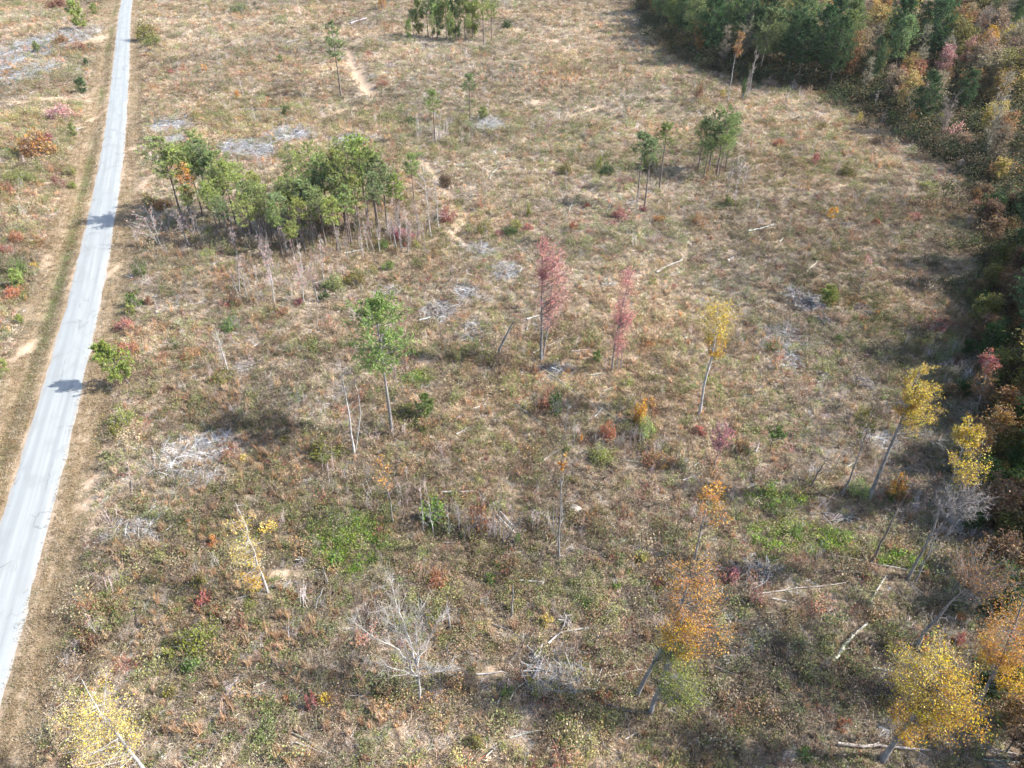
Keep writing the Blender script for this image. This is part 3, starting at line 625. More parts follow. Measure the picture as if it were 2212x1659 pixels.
# tall lone pine
b = hit(847, 940); hp = top_height(b, 811, 650); e = thing('pine_tree', 'tree', b, None, 'tall lone pine with bare grey trunk and round green crown in mid clearing', None, 'the tall lone pine')
tr, cr = pine_parts(hp, 3.9, .55, 77, 60, 12, 1.15); obj('trunk', make_mesh('trunk', tr, M['grey_bark'], True), e); obj('crown', make_mesh('crown', cr, M['needle']), e, (.18, .245, .075))
hero('dead_tree', 'tree', 'forked leafless pale tree just left of the tall lone pine', 'the forked pale tree', (766, 982), [(752, 880), (742, 830), (733, 778)], [(738, 812, 26, 42, 'grey', .8, 0)], 'pale_bark', .16, seed=2, stems=[((767, 980), [(779, 890), (772, 850), (765, 815)], .09)], nbr=20, twig_r=.014, fine=1)
hero('dead_tree', 'tree', 'short dead pole right behind the trunk of the tall lone pine', None, (857, 835), [(853, 800), (850, 772)], [(848, 795, 12, 22, 'grey', .4, 0)], 'grey_bark', .07, seed=3, nbr=14)
hero('maple_tree', 'tree', 'largest red maple with two dark stems and sparse pink-red leaves', 'the largest red maple', (1169, 780), [(1170, 700), (1171, 600), (1172, 505)], [(1196, 618, 36, 82, 'rose', 1.2), (1172, 560, 15, 52, 'rose', .5)], 'grey_bark', .2, seed=4, stems=[((1172, 776), [(1183, 720), (1190, 655), (1194, 590), (1195, 545)], .13)], nbr=50, leaf_n=14, leaf=.085, spread=.085)
hero('maple_tree', 'tree', 'slender red maple of thin stems, right of the largest red maple', 'the slender red maple', (1322, 803), [(1328, 740), (1345, 660), (1374, 556)], [(1352, 655, 24, 78, 'rose', 1.0), (1345, 715, 25, 60, 'rose', .5)], 'grey_bark', .12, seed=5, stems=[((1333, 802), [(1335, 740), (1340, 690)], .08), ((1341, 799), [(1343, 750), (1347, 700)], .07)], nbr=44, leaf_n=14, leaf=.085, spread=.085)
hero('poplar_tree', 'tree', 'golden poplar with a round crown on a slim bent pale trunk', 'the round golden poplar', (1511, 896), [(1523, 820), (1541, 760), (1547, 715), (1552, 645)], [(1552, 690, 45, 50, 'yellow', 1.0), (1546, 745, 22, 30, 'gold', .35)], 'pale_bark', .2, seed=6, nbr=46, leaf_n=13, leaf=.085)
hero('poplar_tree', 'tree', 'yellow poplar with a broad crown on a long grey leaning trunk', 'the broad yellow poplar', (1875, 1080), [(1905, 1010), (1935, 940), (1960, 870), (1990, 792)], [(1990, 830, 36, 42, 'yellow', .8), (1998, 880, 40, 45, 'yellow', 1.0), (1955, 868, 28, 26, 'gold', .4)], 'grey_bark', .24, seed=7, nbr=44, leaf_n=12, leaf=.08,
     limbs=[[(1905, 1018, 0), (1930, 1010, -.5), (1980, 1004, -.9)], [(1945, 935, 0), (1985, 950, 1), (2015, 975, 1.5)], [(1945, 930, 0), (1990, 940, -1), (2030, 955, -2)]])
hero('poplar_tree', 'tree', 'thin leaning sapling with few yellow-green leaves left of the broad yellow poplar', None, (1819, 1073), [(1845, 1010), (1865, 955), (1886, 885)], [(1874, 915, 24, 46, 'olive', .7)], 'grey_bark', .12, seed=8, nbr=24, leaf_n=4, leaf=.12)
hero('snag', 'dead tree', 'dark broken pole leaning right, left of the thin yellow-green sapling', None, (1748, 1056), [(1765, 1025), (1782, 1000)], [], 'pine_bark', .13, seed=9)
hero('dead_tree', 'tree', 'thin grey leafless pole between two leaning poles before the broad yellow poplar', None, (1794, 1038), [(1808, 1000), (1825, 968)], [(1818, 985, 12, 20, 'grey', .4, 0)], 'grey_bark', .06, seed=10, nbr=12)
hero('poplar_tree', 'tree', 'narrow yellow poplar with a two-tiered crown at the edge of the dark shade', 'the narrow yellow poplar', (1961, 1250), [(2010, 1160), (2050, 1050), (2078, 980), (2098, 912)], [(2094, 935, 28, 30, 'yellow', .6), (2098, 1000, 38, 42, 'yellow', .8, 7), (2105, 1050, 42, 40, 'grey', .3, 0)], 'grey_bark', .14, seed=11, nbr=44, leaf_n=12, leaf=.08)
hero('oak_tree', 'tree', 'small brown-leaved tree crown touching the narrow yellow poplar on its right', None, (2090, 1110), [(2110, 1030), (2128, 925)], [(2132, 945, 24, 34, 'obrown', .6)], 'grey_bark', .12, seed=12, nbr=26, leaf_n=5)
hero('dead_tree', 'tree', 'dark leafless leaning tree over the bright green weeds', None, (1880, 1216), [(1915, 1150), (1950, 1080), (1975, 1045)], [(1955, 1085, 28, 50, 'grey', .5, 0)], 'pine_bark', .13, seed=13, nbr=16)
hero('dead_tree', 'tree', 'grey leafless leaning tree with feathery top below the narrow yellow poplar', 'the feathery grey tree', (1975, 1258), [(2003, 1205), (2035, 1130), (2065, 1085)], [(2085, 1075, 55, 45, 'grey', 1.1, 0)], 'grey_bark', .09, seed=14, nbr=44, tw=10, fine=2, twig_r=.012) 
hero('poplar_tree', 'tree', 'tall orange tree with a long leaning trunk, tallest in the lower clearing', 'the tall orange tree', (1374, 1503), [(1410, 1435), (1447, 1373), (1480, 1285), (1500, 1205), (1518, 1120), (1536, 1062)], [(1510, 1315, 78, 64, 'orange', 1.1, 12), (1475, 1385, 60, 46, 'gold', .6, 11), (1498, 1225, 62, 46, 'orange', .6, 8), (1545, 1085, 28, 34, 'orange', .35, 9), (1530, 1385, 55, 36, 'orange', .5, 9)], 'grey_bark', .2, seed=15, nbr=46, tw=8, leaf_n=9, leaf=.07, spread=.085, twig_r=.014, fine=1)
hero('poplar_tree', 'tree', 'yellow-green tree leaning right at the foot of the tall orange tree', 'the yellow-green leaning tree', (1404, 1543), [(1425, 1480), (1440, 1440), (1456, 1395), (1478, 1328)], [(1472, 1455, 58, 66, 'ygreen', 1.0, 17), (1480, 1380, 50, 45, 'gold', .6, 12), (1490, 1495, 50, 42, 'ygreen', .6, 13)], 'grey_bark', .2, seed=16, nbr=46, leaf_n=12, leaf=.07, rise=(-.3, .5))
hero('poplar_tree', 'tree', 'big golden-yellow tree in the lower right corner of the clearing', 'the big golden tree', (1905, 1643), [(1940, 1590), (1985, 1530), (2010, 1480), (2032, 1400)], [(2035, 1475, 88, 82, 'yellow', 1.3, 13), (2070, 1535, 68, 62, 'gold', .8, 12), (1975, 1560, 50, 48, 'gold', .5, 9)], 'grey_bark', .24, seed=17, nbr=56, tw=9, leaf_n=18, leaf=.072)
hero('oak_tree', 'tree', 'bare grey spreading tree with a haze of rusty leaves behind the big golden tree', 'the rusty haze tree', (1975, 1402), [(2010, 1350), (2045, 1310), (2085, 1270)], [(2135, 1225, 82, 52, 'obrown', 1.3, 7), (2100, 1265, 50, 35, 'grey', .5, 0)], 'grey_bark', .2, seed=18, nbr=44, tw=9, leaf=.07, fine=2)
hero('oak_tree', 'tree', 'amber-orange tree crown cut by the edge beside the big golden tree', 'the amber edge tree', (2110, 1530), [(2140, 1470), (2180, 1380), (2215, 1290)], [(2185, 1370, 72, 80, 'orange', 1.1), (2175, 1440, 64, 46, 'gold', .6)], 'grey_bark', .18, seed=19, nbr=46, tw=8, leaf_n=15, leaf=.075)
hero('birch_tree', 'tree', 'pale yellow tree beside the road in the lower left corner', 'the pale yellow roadside tree', (330, 1692), [(280, 1620), (245, 1575), (210, 1530), (175, 1465)], [(205, 1540, 72, 68, 'pyellow', 1.0, 13), (235, 1615, 90, 55, 'pyellow', .6, 10)], 'pale_bark', .17, seed=20, nbr=40, tw=8, leaf_n=11, leaf=.065, rise=(-.1, .6))
hero('birch_tree', 'tree', 'slim white-stemmed tree with thin yellow leaves on its left', 'the slim white-stemmed tree', (580, 1283), [(562, 1235), (548, 1190), (528, 1130), (508, 1085)], [(525, 1170, 44, 52, 'pyellow', .8, 10), (540, 1240, 38, 44, 'gold', .6, 12)], 'pale_bark', .13, seed=21, nbr=30, leaf=.065, rise=(-.3, .4))
hero('sapling', 'tree', 'thin sapling with a few orange leaves right of the bright weeds', None, (851, 1131), [(843, 1085), (836, 1045), (826, 985)], [(824, 1018, 27, 36, 'orange', .7, 4)], 'grey_bark', .08, seed=22, nbr=22, leaf=.1)
hero('dead_tree', 'tree', 'tall bare pole of several stems with a wisp of orange at the top', 'the bare multi-stem pole', (1207, 1206), [(1209, 1130), (1212, 1050), (1216, 974)], [(1214, 995, 13, 22, 'orange', .3, 4), (1212, 1080, 16, 50, 'grey', .3, 0)], 'grey_bark', .12, seed=23, stems=[((1204, 1190), [(1202, 1130), (1203, 1095)], .06), ((1196, 1163), [(1195, 1110), (1197, 1080)], .06), ((1213, 1170), [(1215, 1110), (1214, 1060)], .07)], nbr=18)
hero('dead_tree', 'tree', 'slender grey pole right of the ivy-covered stub', None, (1219, 941), [(1224, 900), (1229, 852)], [(1227, 880, 8, 24, 'grey', .3, 0)], 'grey_bark', .07, seed=24, nbr=10)
hero('dead_tree', 'tree', 'dark thin pole rising from the ivy-covered stub', None, (1189, 888), [(1191, 855), (1194, 825)], [(1192, 845, 7, 16, 'grey', .3, 0)], 'pine_bark', .06, seed=25, nbr=8)
for i, (bx, by, pth) in enumerate([(1068, 1164, [(1066, 1130), (1065, 1085)]), (1087, 1173, [(1088, 1130), (1090, 1095)]), (1093, 1171, [(1099, 1140), (1108, 1105)]), (1095, 1169, [(1111, 1135), (1132, 1100)]), (1080, 1160, [(1078, 1110), (1080, 1060)])]):
    hero('dead_tree', 'tree', ['leftmost slim bare pole of the pole thicket by the rust-brown vine', 'upright pole second from left in the pole thicket', 'slightly leaning pole right of centre in the pole thicket', 'most slanting pole of the pole thicket', 'tallest rear pole of the pole thicket'][i], 'the pole thicket' if i == 1 else None, (bx, by), pth, [(pth[-1][0], pth[-1][1] + 14, 9, 18, 'grey', .3, 0)], 'grey_bark', .06, seed=30 + i, nbr=9, group='poles of the thicket')
for i, (bx, by, pth, lab) in enumerate([(916, 1148, [(911, 1100), (908, 1040)], 'bare pole left of the green bush by the thicket'), (936, 1155, [(930, 1110), (922, 1060)], 'leaning twig-like pole behind the green bush by the thicket'), (970, 1158, [(968, 1120), (967, 1080)], 'short pole between green bush and rust-brown vine'), (993, 1150, [(990, 1115), (989, 1085)], 'thin pole touching the rust-brown vine')]):
    hero('dead_tree', 'tree', lab, None, (bx, by), pth, [(pth[-1][0], pth[-1][1] + 16, 8, 18, 'grey', .3, 0)], 'pale_bark', .055, seed=36 + i, nbr=8, group='poles of the thicket')
# white dead tree seen from above
LB = [[(906, 1470, 0), (880, 1430, .5), (845, 1405, 1), (797, 1392, 1.5)], [(903, 1440, 0), (880, 1395, 1.5), (865, 1360, 2.5), (853, 1328, 3)], [(903, 1432, 0), (905, 1385, 1.5), (910, 1340, 2)], [(905, 1455, 0), (940, 1440, -.5), (975, 1430, -.6), (1000, 1422, 0)],
      [(903, 1425, 0), (930, 1390, 1.8), (955, 1368, 2.4)], [(905, 1460, 0), (870, 1445, .3), (830, 1440, .8), (800, 1440, 1)], [(903, 1445, 0), (925, 1410, -1.5), (965, 1385, -2)], [(903, 1430, 0), (870, 1415, 2.2), (835, 1375, 3)]]
hero('dead_tree', 'tree', 'bleached dead tree with spreading bare limbs in the foreground', 'the bleached white tree', (909, 1513), [(906, 1480), (904, 1450), (900, 1415)], [(885, 1415, 60, 55, 'grey', .4, 0)], 'pale_bark', .12, seed=40, limbs=LB, nbr=24, tw=6, fine=2)
hero('snag', 'dead tree', 'straight grey stub standing alone right of the bleached white tree', None, (1105, 1336), [(1107, 1300), (1108, 1268)], [], 'grey_bark', .12, seed=41)
hero('snag', 'dead tree', 'short grey broken trunk just behind the bleached white tree', None, (972, 1358), [(968, 1325), (966, 1290)], [(968, 1300, 9, 14, 'grey', .3, 0)], 'grey_bark', .13, seed=42, nbr=8)
hero('snag', 'dead tree', 'thin dark pole standing before the splintered wood fan', None, (1154, 1432), [(1153, 1395), (1153, 1356)], [], 'pine_bark', .06, seed=43)
hero('snag', 'dead tree', 'thin dark stake in the grass right of the tall orange tree', None, (1708, 1438), [(1706, 1400), (1705, 1383)], [], 'pine_bark', .06, seed=44)
hero('snag', 'dead tree', 'grey stump post beside the bright green weeds', None, (708, 1263), [(702, 1240), (697, 1222)], [], 'grey_bark', .13, seed=45)
hero('snag', 'dead tree', 'dead leaning stem with a flared foot near the grey stump post', None, (677, 1319), [(687, 1290), (698, 1270)], [], 'pale_bark', .1, seed=46)
hero('snag', 'dead tree', 'fat leaning broken trunk with peeling bark left of the largest red maple', None, (1074, 768), [(1086, 742), (1098, 718), (1110, 693)], [], 'grey_bark', .24, seed=47)
hero('fence_post', 'post', 'black wooden post standing in the grass near the road', None, (483, 657), [(483, 648), (483, 640)], [], 'pine_bark', .13, seed=48)
hero('dead_tree', 'tree', 'slim leafless tree with pinkish stem at the far edge of the field before the thicket', None, (1854, 634), [(1868, 590), (1888, 546)], [(1880, 560, 14, 22, 'pink', .5, 2)], 'grey_bark', .08, seed=49, nbr=18)
hero('maple_tree', 'tree', 'small magenta-leaved tree below the round golden poplar', 'the small magenta tree', (1541, 1016), [(1549, 985), (1556, 950), (1560, 912)], [(1558, 938, 25, 36, 'magenta', .9)], 'grey_bark', .08, seed=50, nbr=30, leaf_n=6, leaf=.1)
hero('small_tree', 'tree', 'little flat-topped green tree right of the small magenta tree', None, (1661, 980), [(1668, 955), (1676, 930)], [(1679, 930, 25, 15, 'green', .9)], 'pine_bark', .07, seed=51, nbr=28, leaf_n=8, leaf=.1)
hero('maple_tree', 'tree', 'red-topped leafy tree in the shade at the right edge of the clearing', 'the red-topped tree', (2110, 900), [(2120, 850), (2138, 760)], [(2138, 785, 26, 30, 'red', .6), (2125, 815, 34, 36, 'obrown', .7, 4)], 'grey_bark', .14, seed=52, nbr=34, leaf_n=7, leaf=.12)
hero('maple_tree', 'tree', 'round rosy red shrub-like tree at the shade edge', 'the round rosy tree', (2022, 726), [(2024, 705), (2026, 680)], [(2022, 694, 30, 26, 'red', 1.0)], 'grey_bark', .07, seed=53, nbr=34, leaf_n=5, leaf=.11)
# slim pinkish trees left of the clearing, before the pine stand
for i, (bs, pth, cw, lab) in enumerate([((595, 663), [(588, 620), (580, 570), (573, 512)], [(578, 570, 18, 50, 'pink', .5, 2)], 'leaning whitish sapling with pink haze in front of the pine stand'), ((656, 655), [(652, 610), (648, 560)], [(650, 600, 16, 40, 'pink', .5, 2)], 'second whitish sapling with pink haze in front of the pine stand'), ((700, 612), [(696, 570), (690, 520)], [(692, 550, 14, 34, 'pink', .4, 2)], 'short pinkish sapling nearest to the pine stand front')]):
    hero('sapling', 'tree', lab, 'the leaning whitish sapling' if i == 0 else None, bs, pth, cw, 'pale_bark', .09, seed=56 + i, nbr=26, leaf=.11, fine=1)
for i, (bs, pth, lab) in enumerate([((931, 511), [(925, 460), (918, 400), (911, 345)], 'tall pale leafless tree at the right end of the pine stand'), ((947, 493), [(943, 440), (937, 376)], 'slightly shorter pale leafless tree at the gully beside the pine stand')]):
    hero('dead_tree', 'tree', lab, 'the tall pale leafless tree' if i == 0 else None, bs, pth, [(pth[-1][0] + 3, pth[-1][1] + 50, 20, 58, 'grey', .8, 0)], 'pale_bark', .12, seed=60 + i, nbr=34, tw=8, fine=1, twig_r=.02)
hero('poplar_tree', 'tree', 'narrow orange-leaved tree on a white stem at the left end of the pine stand', 'the narrow orange tree', (420, 492), [(410, 455), (402, 415), (393, 350)], [(400, 392, 19, 40, 'orange', 1.0)], 'pale_bark', .14, seed=62, nbr=36, leaf_n=6, leaf=.15)
for i, (bs, pth, lab) in enumerate([((343, 530), [(328, 505), (312, 470), (283, 462)], 'bare leaning tree drooping toward the road left of the pine stand'), ((348, 534), [(335, 495), (322, 450)], 'bare upright sapling beside the drooping roadside tree')]):
    hero('dead_tree', 'tree', lab, 'the drooping roadside tree' if i == 0 else None, bs, pth, [(pth[-1][0] + 8, pth[-1][1] + 18, 24, 30, 'pink', .6, 1)], 'pale_bark', .1, seed=64 + i, nbr=26, fine=1)
# young pine leaning over the road verge
b = hit(283, 834); hp = top_height(b, 225, 738); e = thing('pine_tree', 'tree', b, None, 'bushy young yellow-green pine leaning toward the road', None, 'the young roadside pine', 0.6); e.rotation_euler = (0, -.22, .6)
tr, cr = pine_parts(hp * .98, 2.1, .2, 91, 40, 10, 1.2); obj('trunk', make_mesh('trunk', tr, M['pine_bark'], True), e); obj('crown', make_mesh('crown', cr, M['needle']), e, (.20, .245, .06))
b = hit(492, 800); put_tree('sapling1', b, 8.5, CL['grey'], 'sapling', 'tree', None, label='faint leafless sapling alone in the tan grass between the road pine and lone pine')

# ------------------------------------------------------------------ pines: the stand, the far group, scattered ones
STAND = [(397, 483, 338, 298, 1), (415, 478, 352, 325, 0), (455, 452, 430, 282, 2), (470, 470, 455, 300, 1), (440, 470, 405, 320, 4), (495, 478, 478, 330, 0), (512, 490, 500, 345, 3), (480, 500, 462, 380, 1), (545, 505, 535, 392, 4), (530, 470, 522, 352, 1), (643, 430, 634, 312, 2), (570, 500, 560, 395, 0), (590, 520, 580, 408, 2), (615, 535, 600, 420, 0), (640, 520, 632, 415, 3), (665, 500, 662, 380, 2),
         (690, 470, 690, 305, 2), (712, 480, 712, 335, 0), (735, 500, 735, 345, 3), (750, 500, 738, 325, 5), (770, 470, 772, 292, 2), (795, 480, 798, 298, 0), (815, 490, 818, 325, 3), (838, 500, 842, 345, 1), (780, 520, 780, 380, 5), (705, 535, 704, 405, 2), (660, 545, 655, 430, 0), (760, 530, 758, 402, 1), (820, 515, 822, 372, 4), (862, 500, 868, 375, 4), (612, 556, 592, 440, 4), (730, 545, 728, 425, 3), (895, 440, 893, 332, 4), (685, 515, 682, 395, 5), (560, 470, 552, 370, 4), (425, 500, 410, 400, 4), (640, 560, 634, 478, 1)]
_rs = np.random.default_rng(33)
for _ in range(13):
    bx = _rs.uniform(470, 860); by = _rs.uniform(478, 535) - (20 if bx > 700 else 0); STAND.append((bx, by, bx - 8 + (bx - 640) * .03, by - _rs.uniform(95, 140), int(_rs.integers(6))))
for i, (bx, by, tx, ty, v) in enumerate(STAND):
    b = hit(bx, by); h = top_height(b, tx, ty); col = CL[('pine', 'pineb', 'pine', 'pineg', 'pineb')[i % 5]]
    lab = {0: 'leftmost pine of the stand, leaning toward the road', 10: 'dark-limbed pine with a clear trunk in the gap of the stand', 20: 'tallest bright pine at the rear of the stand', 30: 'frontmost pine of the stand with a bare grey trunk', 32: 'slim dark pine at the right end of the stand'}.get(i)
    lm = {0: 'the leftmost stand pine', 10: 'the gap pine', 20: 'the tallest stand pine', 30: 'the frontmost stand pine', 32: 'the slim dark pine'}.get(i)
    put_tree(f'pine{v}', b, h * 1.0, jit(col, .1), 'pine_tree', 'tree', 'pines of the roadside stand', f"{('green', 'bright green', 'green', 'grey-green', 'bright green')[i % 5]} pine in the stand", lab, lm, wide=1.0 + .3 * RNG.random())
FAR = [(1045, 101, 1050, -25, 0), (1062, 90, 1062, -18, 2), (893, 78, 882, 12, 3), (905, 80, 903, -5, 1), (925, 82, 930, -22, 2), (945, 85, 950, -30, 2), (965, 84, 962, -10, 3), (985, 86, 990, -25, 0), (1005, 88, 1002, -15, 2), (1022, 88, 1020, -30, 2), (935, 90, 935, 25, 4), (975, 92, 973, 20, 3), (1012, 94, 1010, 25, 4), (885, 88, 878, 35, 1)]
for i, (bx, by, tx, ty, v) in enumerate(FAR):
    b = hit(bx, by); put_tree(f'pine{v}' if i < 2 else (f'youngpine{i % 3}' if i % 2 else f'pine{v}'), b, top_height(b, tx, ty + (0 if i < 2 else 8)), jit(CL['pine' if i % 3 else 'pineb'], .12), 'pine_tree', 'tree', 'pines of the far group', 'pine of the far group', {0: 'foremost tall pine of the far group with a long bare trunk'}.get(i), {0: 'the foremost far pine'}.get(i), wide=1.1 if i < 2 or i % 2 == 0 else .6)
LONE = [(737, 209, 712, 47, 3, 'pineg', 'solitary tall thin pine above the bare soil gully', 'the gully pine'), (941, 312, 937, 196, 4, 'pine', 'slim green pine in the middle distance among bare saplings', 'the slim mid-field pine'), (1016, 268, 1010, 160, 4, 'pineg', 'thin sparse pine on a bare stem behind the slim mid-field pine', 'the thin sparse pine'),
        (1376, 438, 1394, 288, 1, 'pineg', 'left one of two slender pines with high pale crowns', 'the left slender pine'), (1392, 447, 1405, 300, 1, 'pineg', 'right one of two slender pines with high pale crowns', None), (1424, 410, 1438, 268, 4, 'pine', 'pine leaning right behind the two slender pines', None),
        (1508, 365, 1520, 262, 0, 'pine', 'leftmost pine of the right-hand pine clump', None), (1530, 372, 1545, 240, 2, 'pined', 'dark central pine of the right-hand pine clump', 'the right-hand pine clump'), (1548, 378, 1566, 228, 2, 'pine', 'tallest pine of the right-hand pine clump', None), (1566, 370, 1585, 250, 0, 'pineg', 'rightmost pine of the right-hand pine clump', None), (1552, 390, 1562, 290, 3, 'pine', 'front pine of the right-hand pine clump', None), (1520, 385, 1528, 295, 1, 'pine', 'short front pine at the left of the right-hand pine clump', None)]
for bx, by, tx, ty, v, col, lab, lm in LONE:
    b = hit(bx, by); put_tree(f'thinpine{v % 3}' if bx < 1500 else f'pine{v}', b, top_height(b, tx, ty), jit(CL[col], .06), 'pine_tree', 'tree', None, None, lab, lm, wide=1.15)
YP = [(1, 525, 110, 110, 'pineb', 'tall bushy young pine left of the road at the top', 'the top roadside young pine'), (1, 620, 62, 45, 'pineb', 'small round young pine touching the far road verge', None), (1, 250, 310, 48, 'pine', 'young pine at the edge of the pale slash field', None), (1, 480, 848, 55, 'pine', 'spreading young pine on the left bank of the road', 'the left-bank young pine'), (1, 545, 560, 62, 'pined', 'dark young pine where the slash field meets the verge', None), (1, 565, 402, 28, 'pined', 'little dark young pine beside the verge', None),
      (4, 130, 150, 80, 'pineb', 'bright young pine among red bushes left of the road', 'the bright left-side young pine'), (4, 30, 710, 60, 'pineb', 'young pine cut by the left edge beside the road', None), (4, 140, 410, 40, 'pineb', 'low bright young pine at the left verge', None), (5, 550, 980, 85, 'green', 'bushy green young pine right of the tall lone pine', None), (5, 1655, 660, 42, 'green', 'little green young pine between the red maples', None), (2, 920, 745, 55, 'pine', 'small pine beside the brush in the middle distance', None), (3, 1330, 770, 50, 'green', 'small green conifer at the dark wood edge', None), (1, 1820, 385, 30, 'pine', 'tiny pine on the far tan slope', None), (6, 930, 265, 85, 'ygreen', 'yellow-green young pine behind the grey brush pile', None)]
for i, (k, x, y, ry, col, lab, lm) in enumerate(YP):
    px, py = c(k, x, y); b = hit(px, py + ry / 3 * .75); h = max(1.2, top_height(b, px, py - ry / 3) * .95)
    put_tree(f'youngpine{i % 3}', b, h, jit(CL[col], .08), 'pine_sapling', 'sapling', None, None, lab, lm, wide=1.15)

# ------------------------------------------------------------------ bare poles and saplings scattered over the middle distance
POLES = [(485, 188, 466, 105), (526, 210, 514, 156), (1064, 194, 1062, 100), (1055, 250, 1056, 205), (857, 217, 855, 180), (905, 298, 903, 235), (1571, 223, 1598, 72), (1616, 214, 1631, 88), (1607, 230, 1617, 140), (450, 35, 445, -5), (352, 40, 345, -10), (960, 292, 960, 262), (950, 300, 948, 258), (968, 296, 971, 255), (934, 305, 930, 250), (1223, 412, 1222, 360), (1340, 222, 1345, 185), (905, 510, 900, 455), (770, 515, 768, 455), (795, 540, 792, 470), (845, 525, 842, 450), (880, 520, 878, 440), (868, 545, 862, 470), (820, 548, 815, 480), (700, 560, 690, 500), (655, 590, 640, 510), (918, 540, 912, 480), (1540, 430, 1545, 380), (1570, 420, 1580, 350), (1588, 425, 1598, 362), (1602, 418, 1612, 355), (1630, 470, 1640, 420), (545, 480, 530, 420), (370, 485, 348, 430), (380, 470, 362, 420), (1753, 337, 1748, 294), (1375, 455, 1370, 400), (785, 560, 783, 500), (1700, 505, 1712, 460), (560, 620, 552, 560), (1885, 240, 1898, 187), (880, 1040, 870, 1000), (1150, 1150, 1152, 1090), (1240, 960, 1262, 905)]
for i, (bx, by, tx, ty) in enumerate(POLES):
    b = hit(bx, by); h = top_height(b, tx, ty)
    if i == 6: hero('poplar_tree', 'tree', 'slim tall tree with a small brownish-yellow tuft on top before the wood', 'the brown-tufted tree', (bx, by), [(1580, 170), (1588, 120), (1597, 74)], [(1595, 96, 14, 26, 'obrown', .8)], 'pale_bark', .13, seed=90, nbr=34, leaf_n=6, leaf=.2); continue
    put_tree(f'sapling{i % 4}', b, h, (1.6, 1.5, 1.45), 'bare_sapling', 'sapling', 'bare saplings over the field', f"{('grey', 'pale')[i % 2]} leafless {'sapling' if h < 9 else 'pole tree'}", {2: 'very tall thin bare pole on the far slope', 7: 'tall bare grey tree right of the brown-tufted tree'}.get(i), {2: 'the very tall bare pole'}.get(i), wide=.9 if h < 9 else .5)

for i in range(60):                                             # leafless young growth below the pine stand
    bx = _rs.uniform(400, 960); by = _rs.uniform(485, 560) - (10 if bx < 500 else 0)
    if i > 45: bx, by = _rs.uniform(500, 760), _rs.uniform(545, 668)
    b = hit(bx, by); t = [(1.1, .78, .75), (1.0, .82, .84), (1.05, .92, .86)][i % 3]
    put_tree(f'sapling{i % 4 // 2 * 2}', b, _rs.uniform(4.5, 9), t, 'bare_sapling', 'sapling', 'bare saplings over the field', f"{('rosy', 'mauve', 'pale')[i % 3]} leafless sapling {'under' if i < 46 else 'before'} the pines", wide=_rs.uniform(.9, 1.7), tilt=(_rs.normal(0, .1), _rs.normal(0, .1)))
# ------------------------------------------------------------------ the wood
SP = [('bigpine0', c(3, 690, 470), c(3, 700, -60), 'pineg', 'broad light green pine at the front of the wood', 'the broad light pine'), ('bigpine1', c(3, 900, 480), c(3, 1075, -20), 'pined', 'tallest dark green pine of the wood', 'the tallest dark pine'), ('bigpine2', c(3, 1195, 590), c(3, 1265, 235), 'pined', 'dark pine with a pointed crown at the wood edge', 'the pointed edge pine'), ('bigpine0', c(3, 1770, 790), c(3, 1870, 440), 'pined', 'wide dark pine on the right of the wood edge', 'the wide edge pine'), ('bigpine1', c(3, 560, 480), c(3, 600, 60), 'pineg', 'pale green pine with a leaning bare trunk at the wood front', 'the leaning wood pine'),
      ('leafy0', c(3, 1390, 420), c(3, 1405, 85), 'yellow', 'bright yellow tree in the middle of the wood', 'the bright yellow wood tree'), ('leafy2', c(3, 2040, 420), c(3, 2060, 125), 'yellow', 'tall yellow tree near the right edge of the wood', 'the tall yellow wood tree'), ('leafy1', c(3, 1920, 430), c(3, 1935, 130), 'gold', 'greenish-gold tree left of the tall yellow wood tree', None), ('leafy1', c(3, 1460, 690), c(3, 1510, 355), 'ored', 'rusty orange-red tree at the wood edge', 'the rusty edge tree'), ('leafy3', c(3, 1380, 640), c(3, 1385, 385), 'ored', 'smaller reddish tree left of the rusty edge tree', None), ('leafy1', c(3, 1640, 560), c(3, 1655, 250), 'pink', 'rosy pink tree inside the wood', 'the rosy wood tree'), ('leafy2', c(3, 1790, 480), c(3, 1800, 200), 'pink', 'dull pink tree behind the wide edge pine', None),
      ('leafy0', c(3, 2120, 640), c(3, 2130, 370), 'pyellow', 'pale gold tree cut near the right edge of the wood', None), ('bare1', c(3, 1900, 460), c(3, 1960, 170), 'grey', 'spreading leafless tree left of the tall yellow wood tree', None), ('leafy3', c(3, 1650, 640), c(3, 1640, 390), 'obrown', 'brown-orange tree behind the wide edge pine', None), ('bigpine0', c(3, 1720, 270), c(3, 1690, 45), 'pined', 'dark ivy-green pine deep in the wood', None), ('bigpine2', c(3, 2000, 200), c(3, 2010, -60), 'pined', 'dark pine at the top of the wood', None), ('leafy0', c(3, 2120, 290), c(3, 2160, 80), 'ored', 'coral orange tree at the upper right of the wood', None)]
placed = []
for key, bp_, tp_, col, lab, lm in SP:
    b = hit(*bp_); h = min(top_height(b, *tp_), 30); placed.append(b[:2]); put_tree(key, b, h, jit(CL[col], .05), 'pine_tree' if 'pine' in key else 'hardwood_tree', 'tree', None, None, lab, lm, wide=1.15 if 'leafy' in key else 1.0)
rw = np.random.default_rng(21)
def wood_xy(n, gap, ok):
    out = []
    for _ in range(n):
        p = np.array([rw.uniform(20, 330), rw.uniform(30, 470)])
        if not inside(p[0], p[1], WOODP) or not ok(p): continue
        if all((p[0] - q[0]) ** 2 + (p[1] - q[1]) ** 2 > gap * gap for q in placed): placed.append(p); out.append(p)
    return out
def in_view(p, m=0):
    x, y = project([p[0], p[1], 12.]); return -m < x < 2212 + m and -90 < y
